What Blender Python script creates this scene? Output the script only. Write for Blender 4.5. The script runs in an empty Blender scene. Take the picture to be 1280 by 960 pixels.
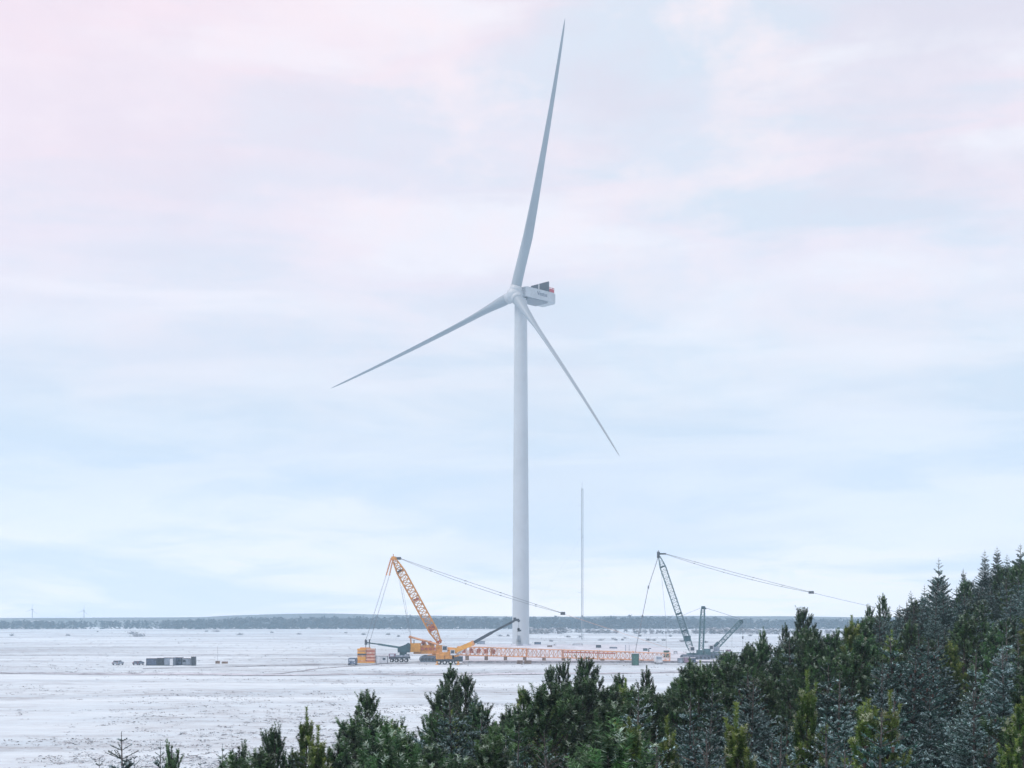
import bpy, math, random
import numpy as np
from mathutils import Vector, Matrix, noise
random.seed(7)
rng = np.random.default_rng(7)
S = bpy.context.scene
COL = S.collection
R = math.radians

# ---------------------------------------------------------------- camera
F, YH, CH = 1600.0, 771.0, 13.4          # focal length (px of a 1280 wide frame), horizon row, eye height
cam = bpy.data.cameras.new('camera'); cam_o = bpy.data.objects.new('camera', cam); COL.objects.link(cam_o)
cam.sensor_width = 36; cam.lens = 36 * F / 1280
cam.shift_y = (YH - 480) / 1280
cam.clip_start = .5; cam.clip_end = 60000
cam_o.location = (0, 0, CH); cam_o.rotation_euler = (R(90), 0, 0)
S.camera = cam_o

# ---------------------------------------------------------------- sky, sun, exposure
SUN_EL, SUN_AZ = R(54), R(-122)           # azimuth from +Y towards +X: high behind the viewer's left shoulder
def lin(*c):
    return tuple((x / 255 / 12.92 if x / 255 <= .04045 else ((x / 255 + .055) / 1.055) ** 2.4) for x in c)
W = bpy.data.worlds.new('World'); S.world = W; W.use_nodes = True
nt = W.node_tree; N = nt.nodes; L = nt.links
for n in list(N): N.remove(n)
out = N.new('ShaderNodeOutputWorld'); bg = N.new('ShaderNodeBackground'); bg.inputs[1].default_value = .1
sky = N.new('ShaderNodeTexSky'); sky.sky_type = 'NISHITA'; sky.sun_disc = False
sky.sun_elevation = SUN_EL; sky.sun_rotation = SUN_AZ
tc = N.new('ShaderNodeTexCoord'); sep = N.new('ShaderNodeSeparateXYZ'); L.new(tc.outputs['Generated'], sep.inputs[0])
def math_n(op, a, b=None, c=None, tree=None):
    m = (tree or nt).nodes.new('ShaderNodeMath'); m.operation = op
    for i, v in enumerate((a, b, c)):
        if v is None: continue
        if isinstance(v, (int, float)): m.inputs[i].default_value = v
        else: (tree or nt).links.new(v, m.inputs[i])
    return m.outputs[0]
zz = math_n('MAXIMUM', sep.outputs[2], 0.0)
den = math_n('ADD', zz, .16)
px_ = math_n('DIVIDE', sep.outputs[0], den); py_ = math_n('DIVIDE', sep.outputs[1], den)
cmb = N.new('ShaderNodeCombineXYZ'); L.new(px_, cmb.inputs[0]); L.new(py_, cmb.inputs[1])
def nz(scale, detail, rough, off, dist=0.0):
    mp = N.new('ShaderNodeMapping'); mp.inputs[1].default_value = off; L.new(cmb.outputs[0], mp.inputs[0])
    t = N.new('ShaderNodeTexNoise'); t.inputs['Scale'].default_value = scale; t.inputs['Detail'].default_value = detail
    t.inputs['Roughness'].default_value = rough; t.inputs['Distortion'].default_value = dist; L.new(mp.outputs[0], t.inputs['Vector'])
    return t.outputs['Fac']
n1 = nz(.9, 5, .5, (3.1, .4, 0), .3); n2 = nz(2.1, 6, .55, (9.2, 5.5, 0), .5); n3 = nz(.55, 3, .5, (21, 7.7, 0))
zp = math_n('MULTIPLY_ADD', math_n('SUBTRACT', n1, .5), .16, zz)
ramp = N.new('ShaderNodeValToRGB'); L.new(zp, ramp.inputs[0])
stops = [(0, (255, 249, 245)), (.06, (255, 250, 249)), (.12, (244, 244, 248)), (.2, (233, 237, 245)), (.27, (236, 233, 243)), (.34, (247, 232, 239)), (.46, (243, 227, 234))]
cr = ramp.color_ramp
while len(cr.elements) < len(stops): cr.elements.new(.5)
for e, (p, c) in zip(cr.elements, stops): e.position = p; e.color = (*lin(*c), 1)
def mixc(fac, a, b, tree=None, blend='MIX'):
    t = tree or nt
    m = t.nodes.new('ShaderNodeMix'); m.data_type = 'RGBA'; m.blend_type = blend
    for s, v in ((m.inputs[0], fac), (m.inputs[6], a), (m.inputs[7], b)):
        if isinstance(v, (int, float)): s.default_value = v
        elif isinstance(v, tuple): s.default_value = (*v[:3], 1)
        else: t.links.new(v, s)
    return m.outputs[2]
def maprange(v, a, b, c=0, d=1, tree=None):
    m = (tree or nt).nodes.new('ShaderNodeMapRange'); (tree or nt).links.new(v, m.inputs[0])
    for i, x in enumerate((a, b, c, d)): m.inputs[i + 1].default_value = x
    return m.outputs[0]
az = math_n('ARCTAN2', sep.outputs[0], sep.outputs[1])
cm2 = N.new('ShaderNodeCombineXYZ'); L.new(math_n('MULTIPLY', az, 2.2), cm2.inputs[0]); L.new(math_n('MULTIPLY', zz, 13.0), cm2.inputs[1])
t_ = N.new('ShaderNodeTexNoise'); t_.inputs['Scale'].default_value = 1.5; t_.inputs['Detail'].default_value = 6; t_.inputs['Distortion'].default_value = .4; L.new(cm2.outputs[0], t_.inputs['Vector'])
t2_ = N.new('ShaderNodeTexNoise'); t2_.inputs['Scale'].default_value = 4.2; t2_.inputs['Detail'].default_value = 7; t2_.inputs['Roughness'].default_value = .6
cm3 = N.new('ShaderNodeCombineXYZ'); L.new(az, cm3.inputs[0]); L.new(math_n('MULTIPLY', zz, 1.8), cm3.inputs[1]); L.new(cm3.outputs[0], t2_.inputs['Vector'])
high = maprange(zz, .12, .34)
pink = math_n('MULTIPLY', maprange(n2, .45, .68), high)
c1 = mixc(math_n('MULTIPLY', pink, .7), ramp.outputs[0], lin(252, 232, 241))
c2 = mixc(math_n('MULTIPLY', maprange(n3, .48, .66), .6), c1, lin(216, 222, 236))
c3 = mixc(math_n('MULTIPLY', maprange(n2, .5, .34), .55), c2, lin(215, 226, 241))
c4 = mixc(math_n('MULTIPLY', maprange(t_.outputs['Fac'], .49, .60), .85), c3, lin(216, 226, 239))
c5 = mixc(math_n('MULTIPLY', maprange(t_.outputs['Fac'], .47, .36), .75), c4, lin(250, 248, 253))
c6 = mixc(math_n('MULTIPLY', math_n('MULTIPLY', maprange(t2_.outputs['Fac'], .5, .62), high), .7), c5, lin(221, 217, 230))
c7 = mixc(math_n('MULTIPLY', math_n('MULTIPLY', maprange(t2_.outputs['Fac'], .49, .38), high), .8), c6, lin(255, 240, 243))
c8 = mixc(math_n('MULTIPLY', math_n('MULTIPLY', maprange(az, .15, -.45), maprange(zz, .14, .34)), .75), c7, lin(252, 228, 238))
c9 = mixc(math_n('MULTIPLY', math_n('MULTIPLY', maprange(az, .05, .42), maprange(zz, .26, .42)), .45), c8, lin(226, 219, 232))
hb = math_n('MULTIPLY_ADD', maprange(zz, .16, 0.0), .34, 1.0)
cb = N.new('ShaderNodeVectorMath'); cb.operation = 'SCALE'; L.new(c9, cb.inputs[0]); L.new(hb, cb.inputs['Scale'])
cl = mixc(1.0, cb.outputs[0], (10.95, 10.9, 10.7), blend='MULTIPLY')
fin = mixc(.975, sky.outputs[0], cl)
L.new(fin, bg.inputs[0]); L.new(bg.outputs[0], out.inputs[0])

sl = bpy.data.lights.new('sun', 'SUN'); sl.energy = 1.75; sl.angle = R(24); sl.color = (1, .96, .92)
so = bpy.data.objects.new('sun', sl); COL.objects.link(so)
sd = Vector((math.sin(SUN_AZ) * math.cos(SUN_EL), math.cos(SUN_AZ) * math.cos(SUN_EL), math.sin(SUN_EL)))
so.rotation_euler = sd.to_track_quat('Z', 'Y').to_euler()
S.view_settings.view_transform = 'Standard'; S.view_settings.look = 'None'
S.view_settings.exposure = 0; S.view_settings.gamma = 1; S.view_settings.use_curve_mapping = False
S.cycles.use_denoising = True; S.cycles.max_bounces = 6; S.cycles.volume_bounces = 2
S.cycles.volume_step_rate = 5

# ---------------------------------------------------------------- helpers
def P(x, y, d):                            # the point seen at photo pixel (x, y) at depth d
    return Vector(((x - 640) / F * d, d, CH - (y - YH) / F * d))
def X(x, d): return (x - 640) / F * d
def D(y, z=0): return (CH - z) * F / (y - YH)
V = Vector

class MB:
    def __init__(s): s.v = []; s.f = []; s.m = []
    def add(s, vs, fs, mi=0):
        b = len(s.v); s.v += [tuple(v) for v in vs]; s.f += [tuple(b + i for i in f) for f in fs]; s.m += [mi] * len(fs)
    def box(s, c, size, rot=0, mi=0, taper=1.0, ch=0.0):
        x, y, z = size[0] / 2, size[1] / 2, size[2] / 2
        ca, sa = math.cos(rot), math.sin(rot)
        vs = []
        for dz, t in ((-z, 1), (z, taper)):
            for dx, dy in ((-x, -y), (x, -y), (x, y), (-x, y)):
                dx *= t; dy *= t
                vs.append((c[0] + dx * ca - dy * sa, c[1] + dx * sa + dy * ca, c[2] + dz))
        s.add(vs, [(3, 2, 1, 0), (4, 5, 6, 7), (0, 1, 5, 4), (1, 2, 6, 5), (2, 3, 7, 6), (3, 0, 4, 7)], mi)
    def tube(s, a, b, r, r2=None, n=4, mi=0, cap=True):
        a = V(a); b = V(b); r2 = r if r2 is None else r2
        d = (b - a)
        if d.length < 1e-6: return
        d.normalize(); u = d.orthogonal().normalized(); w = d.cross(u)
        vs = []
        for p, q in ((a, r), (b, r2)):
            for i in range(n):
                t = 2 * math.pi * (i + .5) / n; vs.append(p + (u * math.cos(t) + w * math.sin(t)) * q)
        fs = [(i, (i + 1) % n, n + (i + 1) % n, n + i) for i in range(n)]
        if cap: fs += [tuple(range(n - 1, -1, -1)), tuple(range(n, 2 * n))]
        s.add(vs, fs, mi)
    def poly(s, pts, r, n=4, mi=0):
        for a, b in zip(pts, pts[1:]): s.tube(a, b, r, n=n, mi=mi)
    def prism(s, pts, off, mi=0):          # closed outline pts pushed by vector off
        n = len(pts); off = V(off); vs = [V(p) for p in pts] + [V(p) + off for p in pts]
        s.add(vs, [tuple(range(n - 1, -1, -1)), tuple(range(n, 2 * n))] + [(i, (i + 1) % n, n + (i + 1) % n, n + i) for i in range(n)], mi)
    def cyl(s, c, axis, r, w, n=16, mi=0):
        a = V(axis).normalized() * w / 2; s.tube(V(c) - a, V(c) + a, r, n=n, mi=mi)
    def sphere(s, c, rad, nu=16, nv=10, mi=0):
        c = V(c); rad = V(rad) if hasattr(rad, '__len__') else V((rad,) * 3); vs = []; fs = []
        for j in range(nv + 1):
            for i in range(nu):
                t = math.pi * j / nv; p = 2 * math.pi * i / nu
                vs.append((c.x + rad.x * math.sin(t) * math.cos(p), c.y + rad.y * math.sin(t) * math.sin(p), c.z + rad.z * math.cos(t)))
        for j in range(nv):
            for i in range(nu): fs.append((j * nu + i, (j + 1) * nu + i, (j + 1) * nu + (i + 1) % nu, j * nu + (i + 1) % nu))
        s.add(vs, fs, mi)
    def lattice(s, p0, p1, w, h, n, rc=.12, rd=.06, up=(0, 0, 1), e0=1.0, e1=1.0, ends=2):
        p0 = V(p0); p1 = V(p1); d = (p1 - p0).normalized(); side = d.cross(V(up)).normalized(); u = side.cross(d).normalized()
        C = []
        for i in range(n + 1):
            t = i / n; k = 1
            if i < ends: k = e0 + (1 - e0) * i / ends
            if n - i < ends: k = min(k, e1 + (1 - e1) * (n - i) / ends)
            c = p0.lerp(p1, t)
            C.append([c + side * (w / 2 * k * a) + u * (h / 2 * k * b) for a, b in ((-1, -1), (1, -1), (1, 1), (-1, 1))])
        for i in range(n):
            for j in range(4):
                s.tube(C[i][j], C[i + 1][j], rc, n=4, cap=False)
                k = (j + 1) % 4
                if i % 2: s.tube(C[i][j], C[i + 1][k], rd, n=3, cap=False)
                else: s.tube(C[i][k], C[i + 1][j], rd, n=3, cap=False)
                s.tube(C[i][j], C[i][k], rd, n=3, cap=False)
        for j in range(4): s.tube(C[n][j], C[n][(j + 1) % 4], rc, n=4)
        return C
    def build(s, name, mats, parent=None, smooth=False, origin=None):
        me = bpy.data.meshes.new(name)
        o0 = V(origin) if origin is not None else (V(parent['_org']) if parent is not None and '_org' in parent else V((0, 0, 0)))
        me.from_pydata([(v[0] - o0.x, v[1] - o0.y, v[2] - o0.z) for v in s.v], [], s.f)
        mats = mats if isinstance(mats, (list, tuple)) else [mats]
        for m in mats: me.materials.append(m)
        if len(mats) > 1: me.polygons.foreach_set('material_index', s.m)
        if smooth: me.polygons.foreach_set('use_smooth', [True] * len(me.polygons))
        me.validate(); me.update()
        o = bpy.data.objects.new(name, me); COL.objects.link(o)
        if parent is not None:
            o.parent = parent
            if '_org' in parent: o['_org'] = parent['_org']
        elif origin is not None: o.location = o0
        return o
def tag(o, label=None, cat=None, group=None, kind=None):
    for k, v in (('label', label), ('category', cat), ('group', group), ('kind', kind)):
        if v: o[k] = v
    return o
def thing(name, loc, label, cat, group=None):
    o = bpy.data.objects.new(name, None); COL.objects.link(o); o.location = loc; o['_org'] = tuple(loc)
    o.empty_display_size = .5
    return tag(o, label, cat, group)

# ---------------------------------------------------------------- materials
def mat(name, col, rough=.5, metal=0, var=.15, scale=1.5, bump=0.0, dirt=None, dirt_amt=.4, objvar=0.0):
    m = bpy.data.materials.new(name); m.use_nodes = True; t = m.node_tree; b = t.nodes['Principled BSDF']
    b.inputs['Roughness'].default_value = rough; b.inputs['Metallic'].default_value = metal
    tcn = t.nodes.new('ShaderNodeTexCoord')
    n = t.nodes.new('ShaderNodeTexNoise'); n.inputs['Scale'].default_value = scale; n.inputs['Detail'].default_value = 5
    t.links.new(tcn.outputs['Object'], n.inputs['Vector'])
    lo = tuple(c * (1 - var) for c in col); hi = tuple(min(1, c * (1 + var)) for c in col)
    c = mixc(maprange(n.outputs['Fac'], .35, .65, tree=t), lo, hi, tree=t)
    if dirt:
        n2_ = t.nodes.new('ShaderNodeTexNoise'); n2_.inputs['Scale'].default_value = scale * 3.7; n2_.inputs['Detail'].default_value = 6
        t.links.new(tcn.outputs['Object'], n2_.inputs['Vector'])
        c = mixc(math_n('MULTIPLY', maprange(n2_.outputs['Fac'], .52, .68, tree=t), dirt_amt, tree=t), c, dirt, tree=t)
    if objvar:
        oi = t.nodes.new('ShaderNodeObjectInfo'); c = mixc(math_n('MULTIPLY', oi.outputs['Random'], objvar, tree=t), c, tuple(x * .45 for x in col), tree=t)
    t.links.new(c, b.inputs['Base Color'])
    if bump:
        bp = t.nodes.new('ShaderNodeBump'); bp.inputs['Strength'].default_value = bump; t.links.new(n.outputs['Fac'], bp.inputs['Height']); t.links.new(bp.outputs[0], b.inputs['Normal'])
    return m
M = {}
M['white'] = mat('turbine_coating', (.48, .535, .57), .42, var=.05, scale=.08, dirt=(.42, .46, .48), dirt_amt=.25)
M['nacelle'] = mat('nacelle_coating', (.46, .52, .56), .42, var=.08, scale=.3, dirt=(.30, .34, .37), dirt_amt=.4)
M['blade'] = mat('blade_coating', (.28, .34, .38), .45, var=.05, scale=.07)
M['cooler'] = mat('cooler_dark', (.035, .05, .07), .5)
M['red'] = mat('rescue_red', (.5, .03, .05), .5)
M['under'] = mat('keel_shade_door_grey', (.22, .26, .30), .5, var=.1)  # underside shade put into the keel colour; the tower door shares this grey
M['ink'] = mat('lettering_blue', (.02, .05, .12), .5)
M['orange'] = mat('crane_orange', (.62, .28, .045), .45, var=.18, scale=.9, dirt=(.25, .13, .06), dirt_amt=.5)
M['boomor'] = mat('boom_orange', (.60, .29, .13), .55, var=.25, scale=.35, dirt=(.66, .52, .44), dirt_amt=.75)
M['boompk'] = mat('boom_salmon', (.62, .36, .25), .5, var=.2, scale=.4, dirt=(.72, .64, .60), dirt_amt=.8)
M['yellow'] = mat('crane_yellow', (.75, .36, .04), .45, var=.12, scale=.8, dirt=(.3, .18, .07), dirt_amt=.4)
M['rustred'] = mat('machine_red', (.42, .12, .07), .55, var=.2, scale=1)
M['steel'] = mat('dark_steel', (.06, .075, .09), .5, .3, var=.25)
M['rope'] = mat('steel_rope', (.16, .18, .21), .55, .3)
M['track'] = mat('crawler_track', (.10, .14, .19), .65, .2, var=.35, scale=2, dirt=(.6, .64, .7), dirt_amt=.6)
M['teal'] = mat('crane_teal', (.05, .13, .15), .5, var=.25, scale=.9, dirt=(.28, .36, .38), dirt_amt=.5)
M['tealdk'] = mat('crane_teal_dark', (.025, .075, .09), .5, var=.25, scale=.9)
M['green'] = mat('container_green', (.04, .13, .10), .5, var=.2, scale=.8, dirt=(.3, .4, .38), dirt_amt=.4)
M['navy'] = mat('panel_navy', (.06, .09, .15), .5, var=.3, scale=1.1, dirt=(.5, .55, .62), dirt_amt=.5)
M['greyblue'] = mat('panel_grey_blue', (.24, .29, .36), .5, var=.25, scale=1.1, dirt=(.6, .65, .7), dirt_amt=.5)
M['palew'] = mat('panel_white', (.62, .66, .70), .5, var=.12)
M['mauve'] = mat('vehicle_mauve', (.28, .19, .26), .5, var=.25)
M['glass'] = mat('window_glass', (.05, .07, .09), .12)
M['paleglass'] = mat('frosted_glass', (.55, .62, .70), .2)
M['tyre'] = mat('tyre_rubber', (.02, .02, .022), .8)
M['timber'] = mat('timber', (.20, .14, .10), .8, var=.3)
M['mast'] = mat('galvanised', (.30, .34, .38), .5, .2, var=.1)
M['bark'] = mat('bark', (.075, .07, .065), .85, var=.35, scale=9, bump=.4, dirt=(.25, .26, .26), dirt_amt=.4)
M['twig'] = mat('twig', (.05, .043, .035), .85, var=.3, scale=6, dirt=(.16, .17, .17), dirt_amt=.5)
M['cone'] = mat('cone_brown', (.065, .042, .034), .8, var=.3, scale=8)
M['snow'] = mat('snow_cap', (.78, .80, .85), .6, var=.03)

def needle_mat(name, dark, mid, tip, frost):
    m = bpy.data.materials.new(name); m.use_nodes = True; t = m.node_tree; b = t.nodes['Principled BSDF']
    b.inputs['Roughness'].default_value = .55
    a = t.nodes.new('ShaderNodeAttribute'); a.attribute_name = 'tone'; s_ = t.nodes.new('ShaderNodeSeparateColor'); t.links.new(a.outputs['Color'], s_.inputs[0])
    oi = t.nodes.new('ShaderNodeObjectInfo')
    c = mixc(s_.outputs[0], dark, mid, tree=t)
    c = mixc(s_.outputs[1], c, tip, tree=t)
    c = mixc(s_.outputs[2], c, frost, tree=t)
    h = t.nodes.new('ShaderNodeHueSaturation'); t.links.new(c, h.inputs['Color'])
    t.links.new(maprange(oi.outputs['Random'], 0, 1, .484, .512, tree=t), h.inputs['Hue'])
    r2 = math_n('FRACT', math_n('MULTIPLY', oi.outputs['Random'], 17.3, tree=t), tree=t)
    t.links.new(maprange(r2, 0, 1, .6, 1.3, tree=t), h.inputs['Value'])
    t.links.new(h.outputs[0], b.inputs['Base Color'])
    return m
M['pine'] = needle_mat('pine_needles', (.006, .026, .014), (.068, .190, .060), (.18, .32, .08), (.55, .68, .58))
M['pine_light'] = needle_mat('pale_pine_needles', (.022, .070, .016), (.125, .24, .040), (.34, .42, .08), (.74, .80, .62))
M['spruce'] = needle_mat('spruce_needles', (.005, .022, .022), (.036, .120, .098), (.10, .24, .20), (.55, .76, .80))
M['bush'] = needle_mat('frosted_heath', (.09, .10, .11), (.25, .26, .29), (.36, .35, .36), (.66, .69, .74))
M['hazed_far_wood'] = needle_mat('hazed_far_wood', (.008, .024, .034), (.014, .040, .060), (.03, .065, .09), (.2, .28, .34))  # blue of the distant haze mixed into the needle colours

# ground: frosted heath and thin snow
def ground_mat(name, near=True):
    m = bpy.data.materials.new(name); m.use_nodes = True; t = m.node_tree; b = t.nodes['Principled BSDF']; b.inputs['Roughness'].default_value = .8
    tcn = t.nodes.new('ShaderNodeTexCoord'); pos = tcn.outputs['Object']
    def nn(scale, det, rough, sc=(1, 1, 1), rot=0, off=(0, 0, 0), dist=0):
        mp = t.nodes.new('ShaderNodeMapping'); mp.inputs['Scale'].default_value = sc; mp.inputs['Rotation'].default_value = (0, 0, rot); mp.inputs['Location'].default_value = off
        t.links.new(pos, mp.inputs[0]); n = t.nodes.new('ShaderNodeTexNoise'); n.inputs['Scale'].default_value = scale; n.inputs['Detail'].default_value = det
        n.inputs['Roughness'].default_value = rough; n.inputs['Distortion'].default_value = dist; t.links.new(mp.outputs[0], n.inputs['Vector']); return n.outputs['Fac']
    big = nn(.012, 6, .6, (1, 1, 1), dist=.6)
    med = nn(.06, 7, .65, (.45, 1, 1), .12, (40, 3, 0), .4)
    fine = nn(.30, 9, .74, (.6, 1, 1), .1)
    rows = nn(.22, 8, .7, (.35, 1, 1), .10, (7, 9, 0), .2)
    mp = t.nodes.new('ShaderNodeSeparateXYZ'); t.links.new(pos, mp.inputs[0]); Y = mp.outputs[1]
    farheath = maprange(Y, 290, 340, tree=t)           # beyond the road the field turns to rough heath
    v = math_n('ADD', math_n('MULTIPLY', big, .25, tree=t), math_n('MULTIPLY', med, .40, tree=t), tree=t)
    v = math_n('ADD', v, math_n('MULTIPLY', rows, .35, tree=t), tree=t)
    patch = maprange(v, .41, .57, tree=t)
    grit = maprange(fine, .42, .62, tree=t)
    grain = nn(3.1, 4, .8, (.6, 1, 1), 0, (5, 5, 5))
    grit2 = maprange(grain, .5, .72, tree=t)
    k = math_n('MULTIPLY', patch, math_n('MULTIPLY_ADD', grit, .7, .22, tree=t), tree=t)
    k = math_n('MULTIPLY', k, math_n('MULTIPLY_ADD', farheath, .28, .84, tree=t), tree=t)
    k = math_n('ADD', k, math_n('MULTIPLY', math_n('MULTIPLY', grit, grit2, tree=t), .5, tree=t), tree=t)
    k = math_n('MINIMUM', k, .9, tree=t)
    drift = nn(.045, 6, .6, (.22, 1, 1), -.30, (13, 2, 0), .5)
    drift2 = nn(.010, 5, .55, (.5, 1, 1), -.2, (3, 22, 0), .8)
    dd_ = math_n('ADD', math_n('MULTIPLY', drift, .6, tree=t), math_n('MULTIPLY', drift2, .4, tree=t), tree=t)
    k = math_n('MULTIPLY', k, maprange(dd_, .58, .42, .25, 1.3, tree=t), tree=t)
    snow = mixc(maprange(dd_, .58, .42, tree=t), (.69, .79, .835), (.54, .65, .715), tree=t)
    heath = mixc(grit2, (.34, .345, .36), (.20, .205, .215), tree=t)
    c = mixc(k, snow, heath, tree=t)
    t.links.new(c, b.inputs['Base Color'])
    bp = t.nodes.new('ShaderNodeBump'); bp.inputs['Strength'].default_value = .55; bp.inputs['Distance'].default_value = .25
    t.links.new(math_n('ADD', fine, math_n('MULTIPLY', med, .8, tree=t), tree=t), bp.inputs['Height']); t.links.new(bp.outputs[0], b.inputs['Normal'])
    return m
M['ground'] = ground_mat('frosted_ground')
M['pad'] = mat('snowy_gravel', (.58, .61, .66), .85, var=.2, scale=.12, bump=.3, dirt=(.30, .30, .33), dirt_amt=.7)
M['padside'] = mat('shaded_gravel_bank', (.16, .16, .18), .9, var=.4, scale=1.2, bump=.4)  # shade of the pad's front side painted into the gravel colour
M['roadm'] = mat('road_snow', (.60, .62, .68), .8, var=.15, scale=.5, dirt=(.34, .34, .38), dirt_amt=.6)
M['verge'] = mat('verge_heath', (.22, .21, .24), .9, var=.4, scale=.25, dirt=(.66, .68, .72), dirt_amt=.8)

# ---------------------------------------------------------------- terrain
def sstep(a, b, x):
    t = np.clip((x - a) / (b - a), 0, 1); return t * t * (3 - 2 * t)
def yedge(x):                                # how far the wooded hill reaches
    return np.interp(x, [-40, -12, -6, 0, 12, 25, 40, 80], [30, 33, 38, 60, 75, 92, 105, 120])
def hill(x, y):
    x = np.asarray(x, float); y = np.asarray(y, float)
    g = 6 + .006 * np.clip(x, 0, 60) ** 2
    g = g - 2.5 * sstep(-6, -30, x)
    ye = yedge(x)
    g = g * (1 - sstep(0, 1, (y - ye * .92) / 42.0))
    g = g * (1 - sstep(-40, -95, x) * 1.0) * (1 - sstep(-25, -90, y)) * (1 - sstep(130, 220, x))
    return g
def plain(x, y):
    x = np.asarray(x, float); y = np.asarray(y, float)
    a = .22 * np.sin(x * .031 + .8 * np.sin(y * .017)) * np.sin(y * .043 + 1.3) + .12 * np.sin(x * .11 + y * .23) * np.sin(y * .19 - x * .05)
    a = a * sstep(80, 130, y)
    return a * (1 - .8 * sstep(300, 350, y) * (1 - sstep(620, 700, y))) - .02
def gz(x, y): return float(hill(x, y) + plain(x, y))
def grid(name, xs, ys, m):
    XX, YY = np.meshgrid(xs, ys); ZZ = hill(XX, YY) + plain(XX, YY)
    nx, ny = len(xs), len(ys)
    v = np.stack([XX.ravel(), YY.ravel(), ZZ.ravel()], 1)
    idx = np.arange(nx * ny).reshape(ny, nx)
    f = np.stack([idx[:-1, :-1].ravel(), idx[:-1, 1:].ravel(), idx[1:, 1:].ravel(), idx[1:, :-1].ravel()], 1)
    me = bpy.data.meshes.new(name); me.from_pydata(v.tolist(), [], f.tolist()); me.materials.append(m)
    me.polygons.foreach_set('use_smooth', [True] * len(me.polygons)); me.update()
    o = bpy.data.objects.new(name, me); COL.objects.link(o); return o
def axis(dense_a, dense_b, step, lo, hi, k=1.12):
    a = list(np.arange(dense_a, dense_b, step)); s_ = step; x = a[-1]
    while x < hi: s_ *= k; x += s_; a.append(min(x, hi))
    s_ = step; x = a[0]
    while x > lo: s_ *= k; x -= s_; a.insert(0, max(x, lo))
    return np.array(a)
tag(grid('ground', axis(-90, 150, 1.6, -3150, 3150), axis(-20, 420, 1.6, -450, 2400, 1.05), M['ground']), 'snow and frost covered heath plain', 'ground', kind='structure')

# working platform (raised gravel pad, its front bank coloured dark as the shaded side)
m = MB()
x0, x1, yf, yb, hh = X(578, 374), X(905, 374), 374, 600, .45
n = 60
front = []
for i in range(n + 1):
    t = i / n; x = x0 + (x1 - x0) * t; front.append((x, yf + random.uniform(-.25, .25)))
top = [(x, y, hh + random.uniform(-.03, .03)) for x, y in front]
back = [(x, yb, hh) for x, y in front]
bot = [(x, y - .5, -.5) for x, y in front]
vs = top + back + bot; k = n + 1
m.add(vs, [(i, i + 1, k + i + 1, k + i) for i in range(n)], 0)
m.add(vs, [(2 * k + i, 2 * k + i + 1, i + 1, i) for i in range(n)], 1)
m.add([top[0], back[0], (x0 - 6, yb, -.4), (x0 - 6, yf - 1, -.4), bot[0]], [(0, 1, 2, 3), (0, 3, 4)], 0)
m.add([top[-1], back[-1], (x1 + 6, yb, -.4), (x1 + 6, yf - 1, -.4), bot[-1]], [(3, 2, 1, 0), (4, 3, 0)], 0)
tag(m.build('gravel_pad', [M['pad'], M['padside']]), 'raised snowy gravel pad under the cranes and turbine', 'pad', kind='structure')

# road with its dark heath verges
def strip(name, pts, w, m_, dz, jag=0.0, label=''):
    b = MB(); vs = []
    for i, (x, y) in enumerate(pts):
        q = pts[min(i + 1, len(pts) - 1)]; p = pts[max(i - 1, 0)]
        d = V((q[0] - p[0], q[1] - p[1], 0)).normalized(); s_ = V((-d.y, d.x, 0))
        for sg in (-1, 1):
            c = V((x, y, 0)) + s_ * sg * (w / 2 + random.uniform(-jag, jag)); vs.append((c.x, c.y, gz(c.x, c.y) + dz))
    b.add(vs, [(2 * i, 2 * i + 2, 2 * i + 3, 2 * i + 1) for i in range(len(pts) - 1)])
    return tag(b.build(name, m_), label, name.replace('_', ' '), kind='structure')
rp = [(x, 303 + .02 * x + 3 * math.sin(x / 60)) for x in np.arange(-330, 330, 1.5)]
strip('road', rp, 5, M['roadm'], .06, .3, 'snow dusted service road crossing the plain')
strip('verge', [(x, y - 3.3) for x, y in rp], 1.3, M['verge'], .09, .6, 'dark heath verge beside the service road')
strip('ditch', [(x, y + 3.8) for x, y in rp], 1.0, M['verge'], .09, .5, 'dark ditch line beyond the service road')
for (xa, ya), (xb, yb_), w_ in (((-95, 330), (-20, 372), 1.2), ((-96, 334), (-22, 376), 1.0), ((-90, 352), (-30, 356), .9), ((-60, 300), (-38, 360), 1.4), ((-15, 366), (60, 362), 1.3), ((-16, 369), (62, 365), .9), ((-88, 358), (-30, 366), .8)):
    strip('tyre_rut', [(xa + (xb - xa) * t + 1.2 * math.sin(t * 9), ya + (yb_ - ya) * t + 1.0 * math.sin(t * 7 + xa)) for t in np.linspace(0, 1, 50)], w_, M['verge'], .05, .35, 'dark churned tyre rut leading to the cranes')
rp2 = [(x, 470 + .10 * x + 8 * math.sin(x / 90)) for x in np.arange(-420, -30, 3)]
strip('path', rp2, 3.0, M['verge'], .06, 1.4, 'dark track line crossing the heath')

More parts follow.
